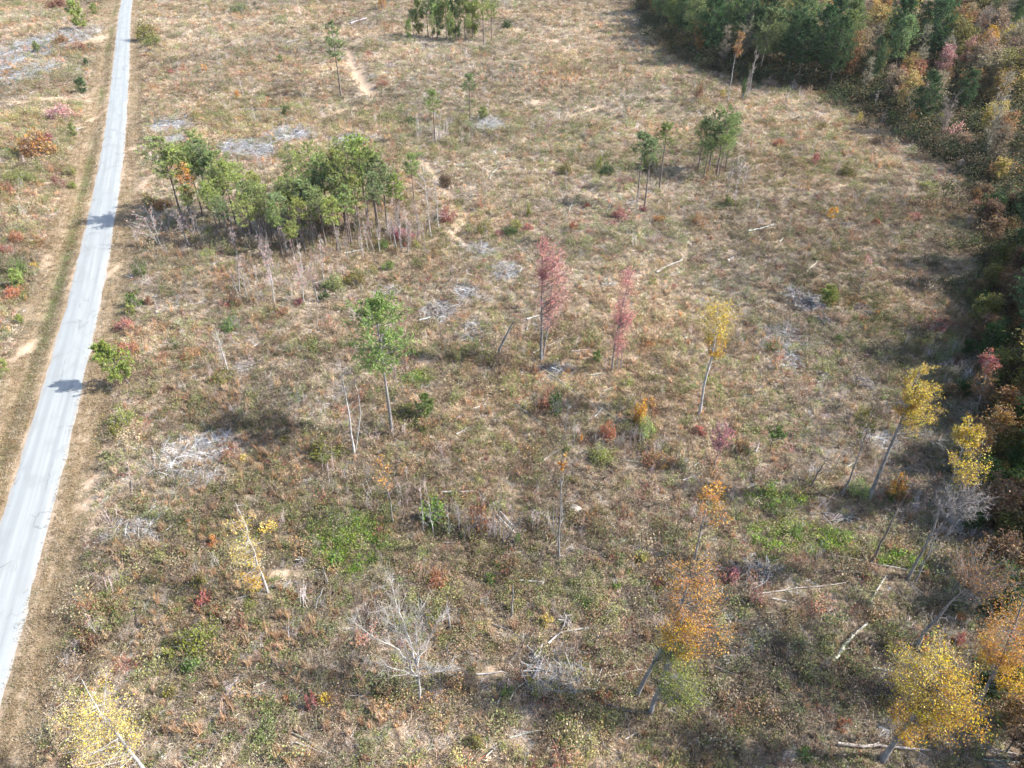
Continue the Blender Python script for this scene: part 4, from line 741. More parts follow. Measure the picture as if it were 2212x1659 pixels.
def kindof(p):
    x, y = project([p[0], p[1], 0]); d = float(seg_dist(np.array(p[0]), np.array(p[1]), WOOD)); r = rw.random()
    if x < 1800 and d < 24: return ('bigpine' if r < .55 else 'bare' if r < .84 else 'leafy')
    if x > 1850: return 'bigpine' if r < .10 else 'bare' if r < .36 else 'leafy' if r < .88 or d > 16 else 'small'
    if d < 16: return ('bigpine' if r < .28 else 'bare' if r < .5 else 'leafy' if r < .78 else 'small')
    return 'bigpine' if r < .16 else 'bare' if r < .42 else 'leafy'
PH = {'bigpine': 'dark green pine in the wood', 'bare': 'grey leafless tree in the wood', 'small': 'low bushy tree in the wood'}
LC = [('obrown', 'brown-orange'), ('tan', 'tan'), ('mgold', 'golden'), ('rust', 'rusty'), ('olive', 'olive'), ('pyellow', 'pale yellow')]
def plant_wood(p, kd, hs=1.0):
    b = np.array([p[0], p[1], float(tz(*p)) - .1])
    if kd == 'bigpine': put_tree(f'bigpine{rw.integers(3)}', b, rw.uniform(20, 28) * hs, jit(CL[('pined', 'pine', 'pined', 'pineg')[rw.integers(4)]], .12), 'pine_tree', 'tree', 'trees of the wood', PH[kd], wide=1.1)
    elif kd == 'bare': put_tree(f'bare{rw.integers(4)}', b, rw.uniform(17, 24) * hs, jit([(.95, .84, .70), (1.05, .86, .62), (1.0, .80, .58)][rw.integers(3)], .1), 'leafless_tree', 'tree', 'trees of the wood', PH[kd], wide=rw.uniform(.95, 1.45))
    else:
        q = LC[rw.choice(6, p=[.16, .30, .24, .04, .22, .04])]; small = kd == 'small'
        put_tree(f"{'small' if small else 'leafy'}{rw.integers(3)}", b, rw.uniform(6, 10) if small else rw.uniform(16, 22) * hs, jit(CL[q[0]], .15), 'hardwood_tree', 'tree', 'trees of the wood', f"{q[1]} {'bush' if small else 'tree'} in the wood", wide=rw.uniform(1.0, 1.6))
for p in wood_xy(12000, 6.3, lambda p: in_view(p) and p[1] > 135):
    plant_wood(p, kindof(p), .72 if project([p[0], p[1], 0])[0] > 1850 and seg_dist(np.array(p[0]), np.array(p[1]), WOOD) < 26 else .92)
# the wood goes on to the right of the view; its trees throw the shade that falls across the right of the field
for p in wood_xy(9000, 5.2, lambda p: p[1] <= 135 and p[1] > 50 and seg_dist(np.array(p[0]), np.array(p[1]), WOOD) < 20): plant_wood(p, 'leafy' if rw.random() < .6 else 'bigpine', .7)
for p in wood_xy(900, 10.0, lambda p: p[1] > 135 and p[1] < 200 and in_view(p, 200)): plant_wood(p, kindof(p))
# thicket of young trees along the shaded right side of the clearing
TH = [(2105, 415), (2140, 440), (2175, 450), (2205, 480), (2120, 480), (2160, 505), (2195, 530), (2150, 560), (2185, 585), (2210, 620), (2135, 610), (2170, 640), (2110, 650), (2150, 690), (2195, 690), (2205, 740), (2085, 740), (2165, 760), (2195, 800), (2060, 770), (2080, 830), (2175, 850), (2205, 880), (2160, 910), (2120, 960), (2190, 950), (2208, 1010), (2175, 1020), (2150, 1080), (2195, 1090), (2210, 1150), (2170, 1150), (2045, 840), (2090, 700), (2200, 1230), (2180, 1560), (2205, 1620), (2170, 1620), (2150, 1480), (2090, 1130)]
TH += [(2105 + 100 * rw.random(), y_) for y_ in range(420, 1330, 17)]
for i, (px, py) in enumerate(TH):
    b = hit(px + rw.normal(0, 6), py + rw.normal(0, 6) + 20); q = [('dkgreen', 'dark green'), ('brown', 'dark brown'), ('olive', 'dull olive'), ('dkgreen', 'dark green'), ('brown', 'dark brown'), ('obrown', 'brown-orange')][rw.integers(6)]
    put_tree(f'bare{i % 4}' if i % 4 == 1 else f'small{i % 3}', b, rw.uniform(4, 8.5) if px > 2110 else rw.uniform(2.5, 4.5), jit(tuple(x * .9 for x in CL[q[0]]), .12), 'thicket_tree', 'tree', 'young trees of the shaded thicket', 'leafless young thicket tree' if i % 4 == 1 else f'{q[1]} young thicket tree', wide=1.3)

# ------------------------------------------------------------------ shrubs (sheet, x, y, rx, ry, colour)
CN = dict(red='red', crimson='crimson', pink='pink', orange='orange', rust='rust-brown', ored='orange-red', yellow='yellow', pyellow='pale yellow', gold='golden', brown='brown', tan='tan', grey='grey twiggy', magenta='magenta', palegreen='pale green', green='green', dkgreen='dark green', ygreen='yellow-green', olive='olive', bgreen='bright green', obrown='brown-orange')
SHR = '''1 390 740 75 60 pink|1 240 960 110 100 obrown|1 385 1190 40 40 crimson|1 320 910 40 40 crimson|1 470 1200 35 30 ygreen|1 40 1240 60 50 rust|1 960 215 80 80 olive|1 1000 275 55 45 ygreen|1 520 310 50 40 rust|1 400 270 55 40 obrown|1 120 1540 50 55 ored|1 50 1620 45 40 red|1 1110 470 25 20 red|1 1330 450 20 25 orange|1 1540 622 20 32 orange|1 1740 645 18 20 ored|1 1860 722 26 35 dkgreen|1 1350 1640 50 30 palegreen|1 130 1150 100 40 ygreen|1 460 1110 40 40 olive|1 1560 65 60 30 green|1 380 30 70 40 rust|1 980 1320 50 50 olive|1 1060 1330 60 40 obrown
2 1075 165 38 30 dkgreen|2 840 820 40 25 green|2 440 780 50 30 dkgreen|2 690 1400 50 60 red|2 930 1480 50 60 olive|2 1090 1495 60 40 dkgreen|2 1130 1455 40 40 ygreen|2 1020 1520 40 22 crimson|2 1210 1480 38 26 red|2 1450 1105 40 50 olive|2 1665 1080 25 42 ygreen|2 1720 1110 42 50 dkgreen|2 1610 822 20 20 dkgreen|2 1840 1170 60 25 crimson|2 1820 1400 52 40 red|2 1735 1450 42 22 crimson|2 1590 1330 20 22 red|2 1945 1360 32 26 crimson|2 2060 1420 42 32 orange|2 680 1170 50 45 brown|2 500 1010 60 22 green|2 1215 1385 20 40 ygreen|2 268 30 28 60 orange|2 180 350 18 20 red|2 265 545 50 25 rust|2 400 1520 70 50 magenta|2 270 1590 40 40 green|2 480 1585 30 25 ygreen|2 1500 1470 35 30 ored|2 2000 1060 70 60 olive
3 100 620 30 60 rust|3 260 610 20 20 yellow|3 855 1045 26 42 red|3 1060 1120 50 40 olive|3 1600 1210 72 30 ygreen|3 1900 1320 50 32 red|3 1290 925 82 40 brown|3 970 1385 30 40 gold|3 100 1440 42 52 obrown|3 230 1347 36 16 dkgreen|3 290 1320 26 40 green|3 1500 1410 42 26 red|3 1250 1437 26 26 ored|3 1540 900 42 32 ored|3 1740 900 62 90 pink|3 1480 795 30 70 orange|3 1130 790 20 40 pyellow|3 1960 1250 90 60 brown|3 2060 1150 110 80 obrown|3 2100 1330 120 80 dkgreen|3 2150 1500 62 60 obrown|3 2030 1505 60 42 dkgreen|3 560 545 60 40 tan|3 620 930 40 30 ored|3 900 820 50 30 olive
4 810 450 50 50 red|4 830 620 85 60 ored|4 970 300 26 32 rust|4 1525 290 46 52 rust|4 1470 325 32 22 red|4 870 290 42 52 green|4 850 350 42 52 ygreen|4 920 100 42 60 green|4 1240 630 75 45 obrown|4 790 1060 70 75 ygreen|4 700 1290 32 32 green|4 1590 1310 42 30 pyellow|4 1500 440 85 30 green|4 2170 180 60 62 palegreen|4 2110 268 42 30 dkgreen|4 1940 300 32 22 crimson|4 1380 815 20 16 red|4 1440 790 80 45 olive|4 2120 1240 95 80 olive|4 1810 370 60 30 rust|4 220 65 20 22 yellow|4 130 90 50 60 green|4 100 240 60 50 ored|4 1850 1190 40 30 olive|4 760 1150 45 50 olive
5 310 70 36 32 green|5 440 790 62 42 bgreen|5 530 1130 22 22 green|5 490 1092 22 26 dkgreen|5 1320 960 52 50 rust|5 1050 740 36 22 orange|5 1715 1150 70 80 ored|5 1690 1282 78 56 ygreen|5 1930 1040 60 90 gold|5 1970 1120 75 85 palegreen|5 2050 1320 85 60 obrown|5 1840 820 42 26 ygreen|5 940 1325 16 16 crimson|5 1460 1250 22 26 green|5 620 1580 26 32 bgreen|5 1550 1200 16 32 orange|5 1000 1590 80 42 palegreen|5 2150 190 26 14 red|5 2010 170 26 26 ygreen|5 1990 960 42 40 orange|5 400 1000 80 45 olive|5 90 160 60 50 olive|5 2000 560 40 30 obrown
6 1260 370 26 22 orange|6 1855 255 32 36 ygreen|6 2010 190 52 22 red|6 2050 110 72 50 crimson|6 2115 190 26 50 pyellow|6 1130 1510 82 70 palegreen|6 1375 1500 58 85 orange|6 1340 1575 34 32 dkgreen|6 175 1555 72 58 orange|6 690 1232 42 22 pink|6 100 1130 52 40 red|6 1890 880 72 60 obrown|6 1150 1040 42 50 olive|6 590 590 50 30 green|6 1010 540 30 30 green|6 1420 1560 50 40 rust|6 380 1240 60 45 obrown|6 1000 400 60 40 tan
7 1320 580 52 55 red|7 1290 800 150 100 ygreen|7 1270 990 72 60 green|7 2030 1245 42 60 crimson|7 2110 1210 46 46 yellow|7 1390 190 32 42 orange|7 1100 1165 42 42 olive|7 1480 745 32 20 red|7 600 860 72 70 brown|7 1400 640 52 42 rust|7 1730 100 52 42 pyellow|7 1110 925 52 42 ygreen|7 2170 330 62 45 bgreen|7 1890 540 42 40 rust|7 1620 600 70 40 olive|7 1860 1210 30 30 ored|7 1300 450 60 50 olive
8 780 155 20 26 green|8 675 145 20 20 dkgreen|8 1020 160 16 16 green|8 1140 190 22 42 green|8 630 430 90 60 ored|8 250 690 105 50 brown|8 1070 400 18 26 red|8 1195 400 32 18 red|8 1275 910 32 32 ygreen|8 1215 1090 32 32 ygreen|8 1070 1170 42 36 green|8 1430 1340 26 22 green|8 1440 1480 52 32 olive|8 1695 1190 42 40 ored|8 390 850 28 22 red|8 820 885 32 18 ored|8 1945 290 52 36 ygreen|8 1780 475 26 26 bgreen|8 1860 390 22 18 ygreen|8 1470 650 22 22 bgreen|8 1330 700 42 40 pyellow|8 2050 420 92 50 rust|8 150 1590 32 26 red|8 960 420 50 40 green|8 870 1480 60 50 olive|8 1590 590 50 30 bgreen
9 460 560 46 75 pink|9 310 420 62 50 magenta|9 1120 620 42 26 crimson|9 850 655 16 16 red|9 1040 1370 52 50 rust|9 780 1560 62 42 bgreen|9 1780 830 26 42 red|9 1590 860 72 40 ored|9 1790 680 32 32 orange|9 340 75 22 18 red|9 540 290 62 30 bgreen|9 1700 110 72 40 obrown|9 1330 1220 62 42 olive|9 2020 1070 100 80 green|9 2140 60 72 70 obrown|9 720 150 70 50 bgreen|9 1330 890 60 50 olive|9 2050 1330 60 40 palegreen|9 1900 480 60 50 brown'''
TWB = '1 1000 1020 60 40|3 355 1095 75 80|3 500 1430 42 52|3 710 560 34 42|3 1650 930 60 50|8 600 1190 85 50|4 960 150 50 60|9 1850 130 120 80|9 1450 730 90 70|5 1880 950 60 40|2 330 1480 60 70|2 620 880 80 60|1 1290 1490 80 40|7 1260 60 60 40|8 60 1500 60 50|6 1790 700 90 60|2 1600 1150 50 40|4 1440 640 30 60|9 100 1180 90 60|8 1150 1420 80 40'
def dome(k, x, y, rx, ry):
    px, py = c(k, x, y); b = hit(px, py + ry / 3 * .55); s = mpp(b); dep = math.atan2(H - b[2], math.hypot(b[0], b[1])); r = rx / 3 * s
    h = max(.55 * r, (2 * ry / 3 * s - .9 * r * math.sin(dep)) / math.cos(dep)); return b, r, h
for line in SHR.split('\n'):
    for it in line.split('|'):
        k, x, y, rx, ry, col = it.split(); b, r, h = dome(int(k), float(x), float(y), float(rx), float(ry)); i = int(RNG.integers(12)); st, lf = SHRUBL[i % 4] if r > 1.15 else SHRUB[i % 6]
        size = 'large' if r > 1.7 else 'small' if r < .8 else ''
        e = thing('shrub', 'shrub', b, 'shrubs of the clearing', None, ' '.join(f'{size} {CN[col]} shrub'.split()), None, RNG.random() * 6.28, (r * RNG.uniform(.85, 1.45), r * RNG.uniform(.85, 1.45), h * RNG.uniform(.85, 1.1)))
        obj('stems', st, e, (1, .95, .9)); obj('foliage', lf, e, jit(CL[col], .1))
for it in TWB.split('|'):
    k, x, y, rx, ry = map(float, it.split()); b, r, h = dome(int(k), x, y, rx, ry); st, tw = BUSH[int(RNG.integers(3))]
    e = thing('leafless_bush', 'bush', b, 'leafless bushes of the clearing', None, 'pale grey leafless bush', None, RNG.random() * 6.28, (r, r, h)); obj('stems', st, e, (1.5, 1.45, 1.4)); obj('twigs', tw, e, (1.6, 1.5, 1.5))
for k, x, y, rx, ry, col, lab, lm in [(5, 1390, 1000, 32, 80, 'dkgreen', 'stub wrapped in dark green ivy below the largest red maple', 'the ivy-covered stub'), (8, 900, 80, 42, 95, 'rust', 'column of rust-brown vine at the pole thicket', 'the rust-brown vine'), (8, 610, 30, 62, 75, 'bgreen', 'tall bright green bush left of the pole thicket', 'the bright green column bush'), (3, 385, 620, 14, 60, 'dkgreen', 'narrow stem covered in dark ivy before the wood', None), (3, 425, 500, 12, 50, 'olive', 'vine-hung thin stem beside the tall bare grey tree', None)]:
    b, r, h = dome(k, x, y, rx, ry); st, lf = IVY[int(x) % 2]; e = thing('vine_column', 'vine', b, None, lab, None, lm, 0, (r * 1.7, r * 1.7, h * 1.0)); obj('stems', st, e, (1, 1, 1)); obj('foliage', lf, e, CL[col])

# ------------------------------------------------------------------ fallen logs and branches (sheet: points, width, tone)
LOGS = '''1:1555 718 1835 720:11 w|1:1250 275 1290 255:11 w|1:2010 235 2090 225:11 w|1:2050 270 2110 265:10 w|1:1850 285 1930 265:10 w
2:60 160 165 125:14 w|2:930 1000 1010 980:9 g|2:640 1060 730 1050:8 g|2:750 1080 800 1060:8 g|2:960 1170 975 1135 1010 1100 1080 1080:10 w|2:780 1190 850 1205:9 w|2:1600 1240 1650 1255:9 w|2:1470 1390 1500 1310:9 g|2:1260 470 1320 462:8 w|2:1720 1380 1750 1330:8 g|2:1880 1500 2010 1560:9 g|2:20 1650 140 1625:14 w|2:1415 170 1440 150:9 w|2:800 1470 870 1425:8 w|2:650 1640 740 1580:11 d|2:1220 810 1340 860:11 d
3:420 1510 590 1465:17 w|3:625 1575 655 1545:10 w|3:120 1310 200 1300:9 w|3:1040 690 1090 560:9 g
4:1635 600 1690 572:12 w|4:1940 590 2000 630:11 g|4:1340 950 1390 1025:11 g|4:1060 1270 1150 1330 1250 1410:12 d|4:1255 1390 1275 1290 1300 1200:13 g|4:1300 1200 1340 1160 1390 1110:11 w|4:2045 185 2120 160:11 w|4:1410 855 1460 857:9 w|4:855 1465 860 1540:11 g
5:505 430 580 410:22 w|5:850 1000 940 970:14 w|5:745 1165 850 1110:14 w|5:745 1060 805 1025:12 w|5:1240 640 1340 590 1460 530:13 w|5:1610 780 1700 770 1780 760:10 w|5:1485 625 1610 615:9 w|5:1850 720 1920 660:10 w|5:1280 725 1380 800 1480 880 1640 985 1800 1090:11 w|5:1700 880 1810 840:8 w|5:1640 1050 1700 985:9 w|5:1500 1030 1540 1022:11 w|5:2040 115 2120 75 2210 40:16 w|5:650 1540 760 1538 870 1535:19 w|5:1310 1330 1420 1260:9 w|5:620 1060 700 1150:13 d|5:430 1060 490 1140:10 d|5:440 1060 400 1110 340 1220:13 d|5:1740 1320 1850 1330 1950 1350:10 w|5:1490 1240 1610 1270:10 g|5:2010 1200 2080 1250:11 g|5:1120 970 1290 1090:10 g|5:1200 420 1280 395:16 w|5:1200 490 1215 440:10 w|5:300 1225 380 1245:10 w
6:700 560 800 555:11 w|6:650 570 790 590:8 w|6:390 912 450 915:9 w|6:890 1030 1000 1060:9 w|6:870 830 930 795:12 w|6:1290 950 1400 975:10 w|6:1300 965 1410 955:9 g|6:1050 1380 1120 1345:10 w|6:1290 1255 1370 1250:9 w|6:920 1330 985 1370:11 g|6:70 1370 160 1290:9 w|6:0 1385 45 1380:10 w|6:0 1460 80 1430:11 w|6:470 1280 500 1210:11 w|6:290 40 330 15:14 w|6:800 110 870 40:10 w|6:1500 1105 1600 1110:8 g
7:1020 945 1135 875:15 w|7:900 1045 930 1005 960 990:10 w|7:1645 1140 1745 1105:19 w|7:1565 1185 1700 1170:15 w|7:1510 1020 1580 1020 1650 1030:9 w|7:1520 1060 1620 1072:9 w|7:610 700 618 800:13 g|7:880 620 900 740 960 830:14 d|7:745 850 780 880:14 w|7:760 425 910 500:12 d|7:1890 1435 2010 1490 2130 1570:12 g|7:1920 1500 2110 1570:11 w|7:1385 1410 1450 1490:12 g|7:780 50 840 0:9 w|7:1540 570 1600 550:12 w
8:970 730 1130 790 1240 910:12 g|8:1240 1095 1285 1010 1325 935:18 w|8:1340 860 1420 790 1600 760:16 w|8:1310 1160 1430 1130 1600 1090:15 w|8:1730 1070 1950 1030:16 w|8:1470 1185 1660 1150 1740 1110:15 g|8:1700 1240 1850 1300 1990 1310:13 g|8:1090 1225 1130 1160 1185 1115:14 w|8:1010 1255 1040 1190:15 w|8:940 1590 1040 1500:14 w|8:1090 1470 1220 1440 1340 1415:14 w|8:875 1060 1040 1040:13 w|8:1160 455 1230 462 1310 468:22 w|8:325 175 390 200:12 w|8:245 370 280 370:12 w|8:190 1090 220 1170:14 w|8:660 205 740 205:9 w|8:900 200 935 250:10 w|8:1370 298 1450 292:12 w|8:1560 230 1680 300:12 g|8:1840 1480 1920 1430:12 w|8:1865 1470 1850 1320:10 g|8:1690 1510 1810 1620:11 g|8:30 770 130 735:11 w|8:840 1620 890 1550:12 g|8:1330 1560 1365 1490:12 w|8:110 1410 180 1440:12 g|8:1030 10 1160 150:16 w|8:1010 30 1140 160:16 w
9:970 980 1040 890 1100 820 1190 735:32 w|9:1000 1510 1130 1528 1270 1535 1600 1555:28 w|9:960 290 1300 350 1500 385 1700 415:14 w|9:1215 600 1250 520 1310 430:16 w|9:1230 1020 1370 1040:17 w|9:300 940 360 935 430 960:11 g|9:210 1010 400 1090 550 1140:12 g|9:390 320 470 285:12 w|9:230 520 450 380 640 310:13 g|9:480 540 750 505 1050 470:11 w|9:580 570 720 595:12 w|9:170 380 280 385:13 w|9:60 715 180 705 320 695:14 w|9:540 660 640 665:12 w|9:900 10 1100 30:11 w|9:920 25 1110 70:11 w|9:890 50 960 90:14 d|9:740 725 830 830:10 w|9:235 1390 310 1320:14 w|9:1920 1520 2060 1560 2240 1595:16 w|9:1930 1540 2070 1580 2230 1612:12 w|9:1940 1610 2070 1620 2170 1630:13 w|9:515 170 570 185:11 w|9:300 1620 345 1530:11 w|9:220 1110 330 1240:10 g|9:1200 580 1240 610:12 w'''
LT = dict(w=(.82, .80, .775), g=(.62, .60, .58), d=(.30, .26, .235)); LW = dict(w='pale', g='grey', d='dark')
def lay_log(k, pts, w, tone, label=None, lm=None):
    P3 = [hit(*c(k, x, y)) for x, y in pts]; L = sum(np.linalg.norm(a - b_) for a, b_ in zip(P3[:-1], P3[1:])); b = P3[0]; r = max(.035, w / 3 * mpp(b) * .41); rng = np.random.default_rng(int(pts[0][0] * 7 + pts[0][1]))
    a = np.array(P3); n = 8 if len(pts) < 4 else 12; d = np.concatenate([[0], np.cumsum(np.linalg.norm(np.diff(a, axis=0), axis=1))]); t = np.linspace(0, d[-1], n); q = np.stack([np.interp(t, d, a[:, i]) for i in range(3)], 1)
    q[:, :2] += np.cumsum(rng.normal(0, .006 * L, (n, 2)), 0) * np.sin(np.linspace(0, math.pi, n))[:, None]; u = np.linspace(0, 1, n)
    q[:, 2] = np.linspace(float(tz(*q[0, :2])), float(tz(*q[-1, :2])), n) + .6 * (tz(q[:, 0], q[:, 1]) - np.linspace(float(tz(*q[0, :2])), float(tz(*q[-1, :2])), n)) + r + .14 + .02 * L * rng.random() * u
    ph = ('thick ' if r > .28 else '') + ('long ' if L > 7.5 else 'short ' if L < 3 else '') + LW[tone] + (' log' if r > .11 else ' fallen branch')
    e = thing('fallen_log' if r > .11 else 'fallen_branch', 'log' if r > .11 else 'branch', q[0], 'deadwood lying over the clearing', label, ph, lm, at_px=project((q[0] + q[-1]) / 2)); col = jit(LT[tone], .16); EXL.append((q.copy(), r))
    obj('log_body', make_mesh('log_body', tube(q - q[0], r * (1 - .5 * u) * (1 + .05 * rng.normal(size=n)), 8, rng, .1), M['dead_wood'], True), e, col)
    for _ in range(int(rng.integers(1, 3) + (L > 6) * 2)):
        i = int(rng.integers(2, n)); dr = unit(unit(q[-1] - q[0]) * .7 + rng.normal(size=3) * [.8, .8, .35] + [0, 0, .15]); ln = rng.uniform(.3, 1.0) * min(1.6, .15 * L + .25)
        p0 = q[i] - q[0]; pm = p0 + dr * ln * .6 + rng.normal(0, .04, 3); p1 = pm + unit(dr + rng.normal(0, .3, 3)) * ln * .5
        obj('branch_stub', make_mesh('branch_stub', tube(np.array([p0, pm, p1]), np.array([.42, .3, .14]) * r, 5), M['dead_wood'], True), e, col)
for line in LOGS.split('\n'):
    for it in line.split('|'):
        k, pp, wt = it.split(':'); v = list(map(float, pp.split())); w, tone = wt.split(); pts = list(zip(v[::2], v[1::2])); lab = lm = None
        if k == '9' and v[0] == 970: lab, lm = 'thick white debarked log lying diagonally in the right foreground', 'the thick white diagonal log'
        if k == '9' and v[0] == 1000: lab, lm = 'heavy grey log at the bottom edge under the big golden tree', 'the heavy bottom log'
        if k == '5' and v[0] == 1280: lab, lm = 'very long thin fallen trunk running down from the largest red maple', 'the very long fallen trunk'
        if k == '1' and v[0] == 1555: lab, lm = 'long white log lying level beyond the pine stand', 'the long level white log'
        lay_log(int(k), pts, float(w), tone, lab, lm)

# ------------------------------------------------------------------ brush piles: every stick a part
STK = []
for i in range(4):
    rng = np.random.default_rng(500 + i); u = np.linspace(0, 1, 5); q = np.stack([u - .5, np.cumsum(rng.normal(0, .02, 5)), np.cumsum(rng.normal(0, .015, 5))], 1); p = tube(q, .042 * (1 - .55 * u), 5, rng, .1)
    p.append(prisms(q[2:4], q[2:4] + [[.16, .1, .04], [.14, -.09, .05]], .010, .004, 3)); STK.append(make_mesh('stick', p, M['dead_wood'], True))
PILES = [(5, 320, 235, 95, 48, 34, 1.25, 'pale heap of split sticks left of the largest red maple', 'the pale stick heap', .6), (5, 620, 350, 100, 55, 36, 1.2, 'wide flat heap of pale sticks beside the pale stick heap', 'the flat stick heap', .25), (5, 790, 230, 70, 50, 24, 1.15, 'loose pale stick patch above the flat stick heap', None, .12), (5, 950, 285, 48, 32, 18, 1.1, 'small grey brush pile right of the flat stick heap', None, .4), (5, 1735, 185, 60, 38, 24, 1.4, 'bright white stick pile between the two red maples', 'the bright white pile', .4), (5, 870, 500, 45, 38, 16, 1.2, 'thin scatter of sticks below the flat stick heap', None, .12), (5, 1060, 110, 70, 50, 20, .95, 'bluish grey flat brush left of the largest red maple top', None, .12),
         (6, 770, 305, 100, 75, 46, .85, 'large grey brush pile right of the round golden poplar', 'the large grey brush pile', .7), (6, 910, 430, 75, 45, 34, .95, 'grey brush heap adjoining the large grey brush pile', None, .6), (6, 630, 500, 100, 55, 26, 1.1, 'flat strewn sticks left of the large grey brush pile', None, .12), (6, 680, 680, 72, 55, 26, 1.1, 'strewn pale slash below the large grey brush pile', None, .15), (6, 1170, 840, 66, 55, 42, 1.15, 'round heap of short white-grey sticks', 'the round stick heap', .8), (6, 910, 780, 52, 32, 18, 1.0, 'small grey pile left of the round stick heap', None, .35), (6, 1170, 355, 60, 42, 20, .9, 'grey sticks slanting in green weeds right of the large grey brush pile', None, .5),
         (3, 1070, 1475, 68, 22, 22, .8, 'flat stack of grey poles at the far right field', 'the flat pole stack', .5), (2, 190, 185, 32, 25, 16, 1.1, 'small pale brush pile on the far slope', None, .5), (2, 320, 430, 42, 48, 24, 1.05, 'grey brush pile right of the bare soil gully', 'the gully brush pile', .6), (2, 210, 500, 42, 45, 20, 1.0, 'pale brush along the bare soil gully', None, .3), (2, 225, 905, 62, 46, 20, 1.2, 'crossed grey sticks behind the pine stand', None, .6), (1, 1880, 785, 58, 46, 20, 1.15, 'crossed sticks beyond the pine stand below the long level white log', None, .6), (2, 1200, 1575, 66, 28, 22, .35, 'dark log heap behind the largest red maple', 'the dark log heap', .6), (2, 810, 1285, 72, 40, 24, .8, 'grey brush beside the eroded gully', None, .4), (2, 900, 1610, 75, 40, 22, 1.05, 'flat grey brush in front of the eroded gully', None, .15),
         (7, 1865, 475, 95, 30, 20, 1.2, 'pale sticks behind the slim white-stemmed tree foot', None, .15), (2, 1890, 1330, 62, 38, 18, .95, 'grey brush at the feet of the two slender pines', None, .3), (8, 1465, 720, 52, 85, 20, 1.4, 'fan of white splintered wood in the lower clearing', 'the splintered wood fan', .5), (9, 520, 395, 110, 60, 30, .9, 'tangle of grey branches right of the tall orange tree', 'the grey branch tangle', .4), (4, 1590, 735, 85, 52, 26, 1.05, 'flat pale slash under olive bush in the tan grass', None, .15), (9, 1010, 45, 120, 40, 20, 1.1, 'long pale sticks beside the bright green weeds', None, .25), (5, 1360, 740, 60, 50, 20, .8, 'dark brush at the foot of the largest red maple', None, .3), (8, 1060, 1130, 90, 70, 8, .8, 'loose broken sticks between bleached white tree and splintered wood fan', None, .1), (1, 1250, 270, 40, 20, 8, 1.2, 'tiny white stick pile on the far tan slope', None, .4), (7, 1965, 325, 45, 28, 14, .8, 'small grey root heap beside the bare red soil', None, .7), (7, 690, 190, 62, 45, 16, .75, 'grey uprooted stump pile beside the road verge', 'the uprooted stump pile', .8)]
for j, (k, x, y, rx, ry, n, tn, lab, lm, hh) in enumerate(PILES):
    px, py = c(k, x, y); b = hit(px, py); s = mpp(b); R1 = rx / 3 * s; R2 = max(.6, abs(flat(px, py - ry / 3)[1] - flat(px, py)[1])); R2 = min(R2, R1 * 1.6); rng = np.random.default_rng(600 + j); main = rng.uniform(0, math.pi); fan = j == 25
    EXC.append((b[0], b[1], R1 * .9, R2 * .9)); e = thing('brush_pile', 'brush pile', b, 'brush piles of the clearing', lab, None, lm)
    for i in range(int(n * 1.6)):
        a = rng.uniform(0, 6.28); rr = math.sqrt(rng.random()); ox, oy = rr * R1 * math.cos(a) * .8, rr * R2 * math.sin(a) * .8; ln = rng.uniform(.45, 1.25) * min(R1, 3.2) * (.9 if R1 > 1.2 else 1.3); th = rng.uniform(.8, 1.9) * .5 / max(ln, .5) * 1.4
        o = obj('stick', STK[i % 4], e, jit(tuple(tn * q_ for q_ in ((.70, .68, .66), (.55, .53, .51), (.80, .79, .78), (.42, .36, .31))[i % 4]), .2)); z = float(tz(b[0] + ox, b[1] + oy)) - b[2] + .2 + hh * min(R1, 1.6) * (1 - rr * rr) * rng.uniform(.35, 1)
        o.location = (ox, oy, z); o.rotation_euler = (rng.uniform(0, 6.28), rng.normal(0, .14 + .16 * hh), main + rng.normal(0, .6)); o.scale = (ln, ln * max(th, .45) * 1.3, ln * max(th, .45) * 1.3)

# slash fields: too many small branches to tell apart
def slash(name, spec, label, dens, tn):
    V = []
    for k, x, y, rx, ry in spec:
        px, py = c(k, x, y); q = flat(px, py); s = mpp([*q, 0]); R1 = rx / 3 * s; R2 = abs(flat(px, py - ry / 3)[1] - q[1]); EXC.append((q[0], q[1], R1 * .75, R2 * .75)); n = int(min(R1 * R2 * math.pi * dens, 2600)); a = RNG.random(n) * 6.28; r = np.sqrt(RNG.random(n)) * (.75 + .5 * RNG.random(n))
        V.append(np.column_stack([q[0] + r * R1 * np.cos(a), q[1] + r * R2 * np.sin(a)]))
    p = np.concatenate(V); p = p[(road_d(p[:, 0], p[:, 1]) > 7) | (road_d(p[:, 0], p[:, 1]) < -9)]; n = len(p); g = 1 + .6 * sstep(110, 300, p[:, 1]); sc_ = RNG.uniform(1.0, 2.3, n) * g
    f = (1 + RNG.normal(0, .25, n))[:, None]; scatter(name, 'twig_litter', p, np.column_stack([sc_, sc_ * .8, sc_]), np.clip(np.array([tn]) * f, .05, .85), label, .25)
slash('branch_litter', [(1, 60, 400, 230, 190), (1, 230, 470, 100, 70)], 'pale grey mat of old logging slash left of the road', 2.0, (.30, .305, .315))
slash('branch_litter', [(4, 1250, 1270, 260, 130), (4, 1420, 1150, 120, 60), (7, 900, 100, 170, 90), (4, 1330, 1420, 180, 60)], 'pale broken branches strewn near the road in the lower field', 2.6, (.35, .34, .335))
slash('branch_litter', [(1, 1120, 820, 130, 40), (1, 1600, 970, 190, 45), (1, 1900, 890, 150, 45), (1, 1130, 930, 90, 30), (2, 60, 930, 120, 40), (1, 1730, 1000, 120, 30)], 'grey logging slash behind the pine stand', 2.0, (.31, .31, .32))
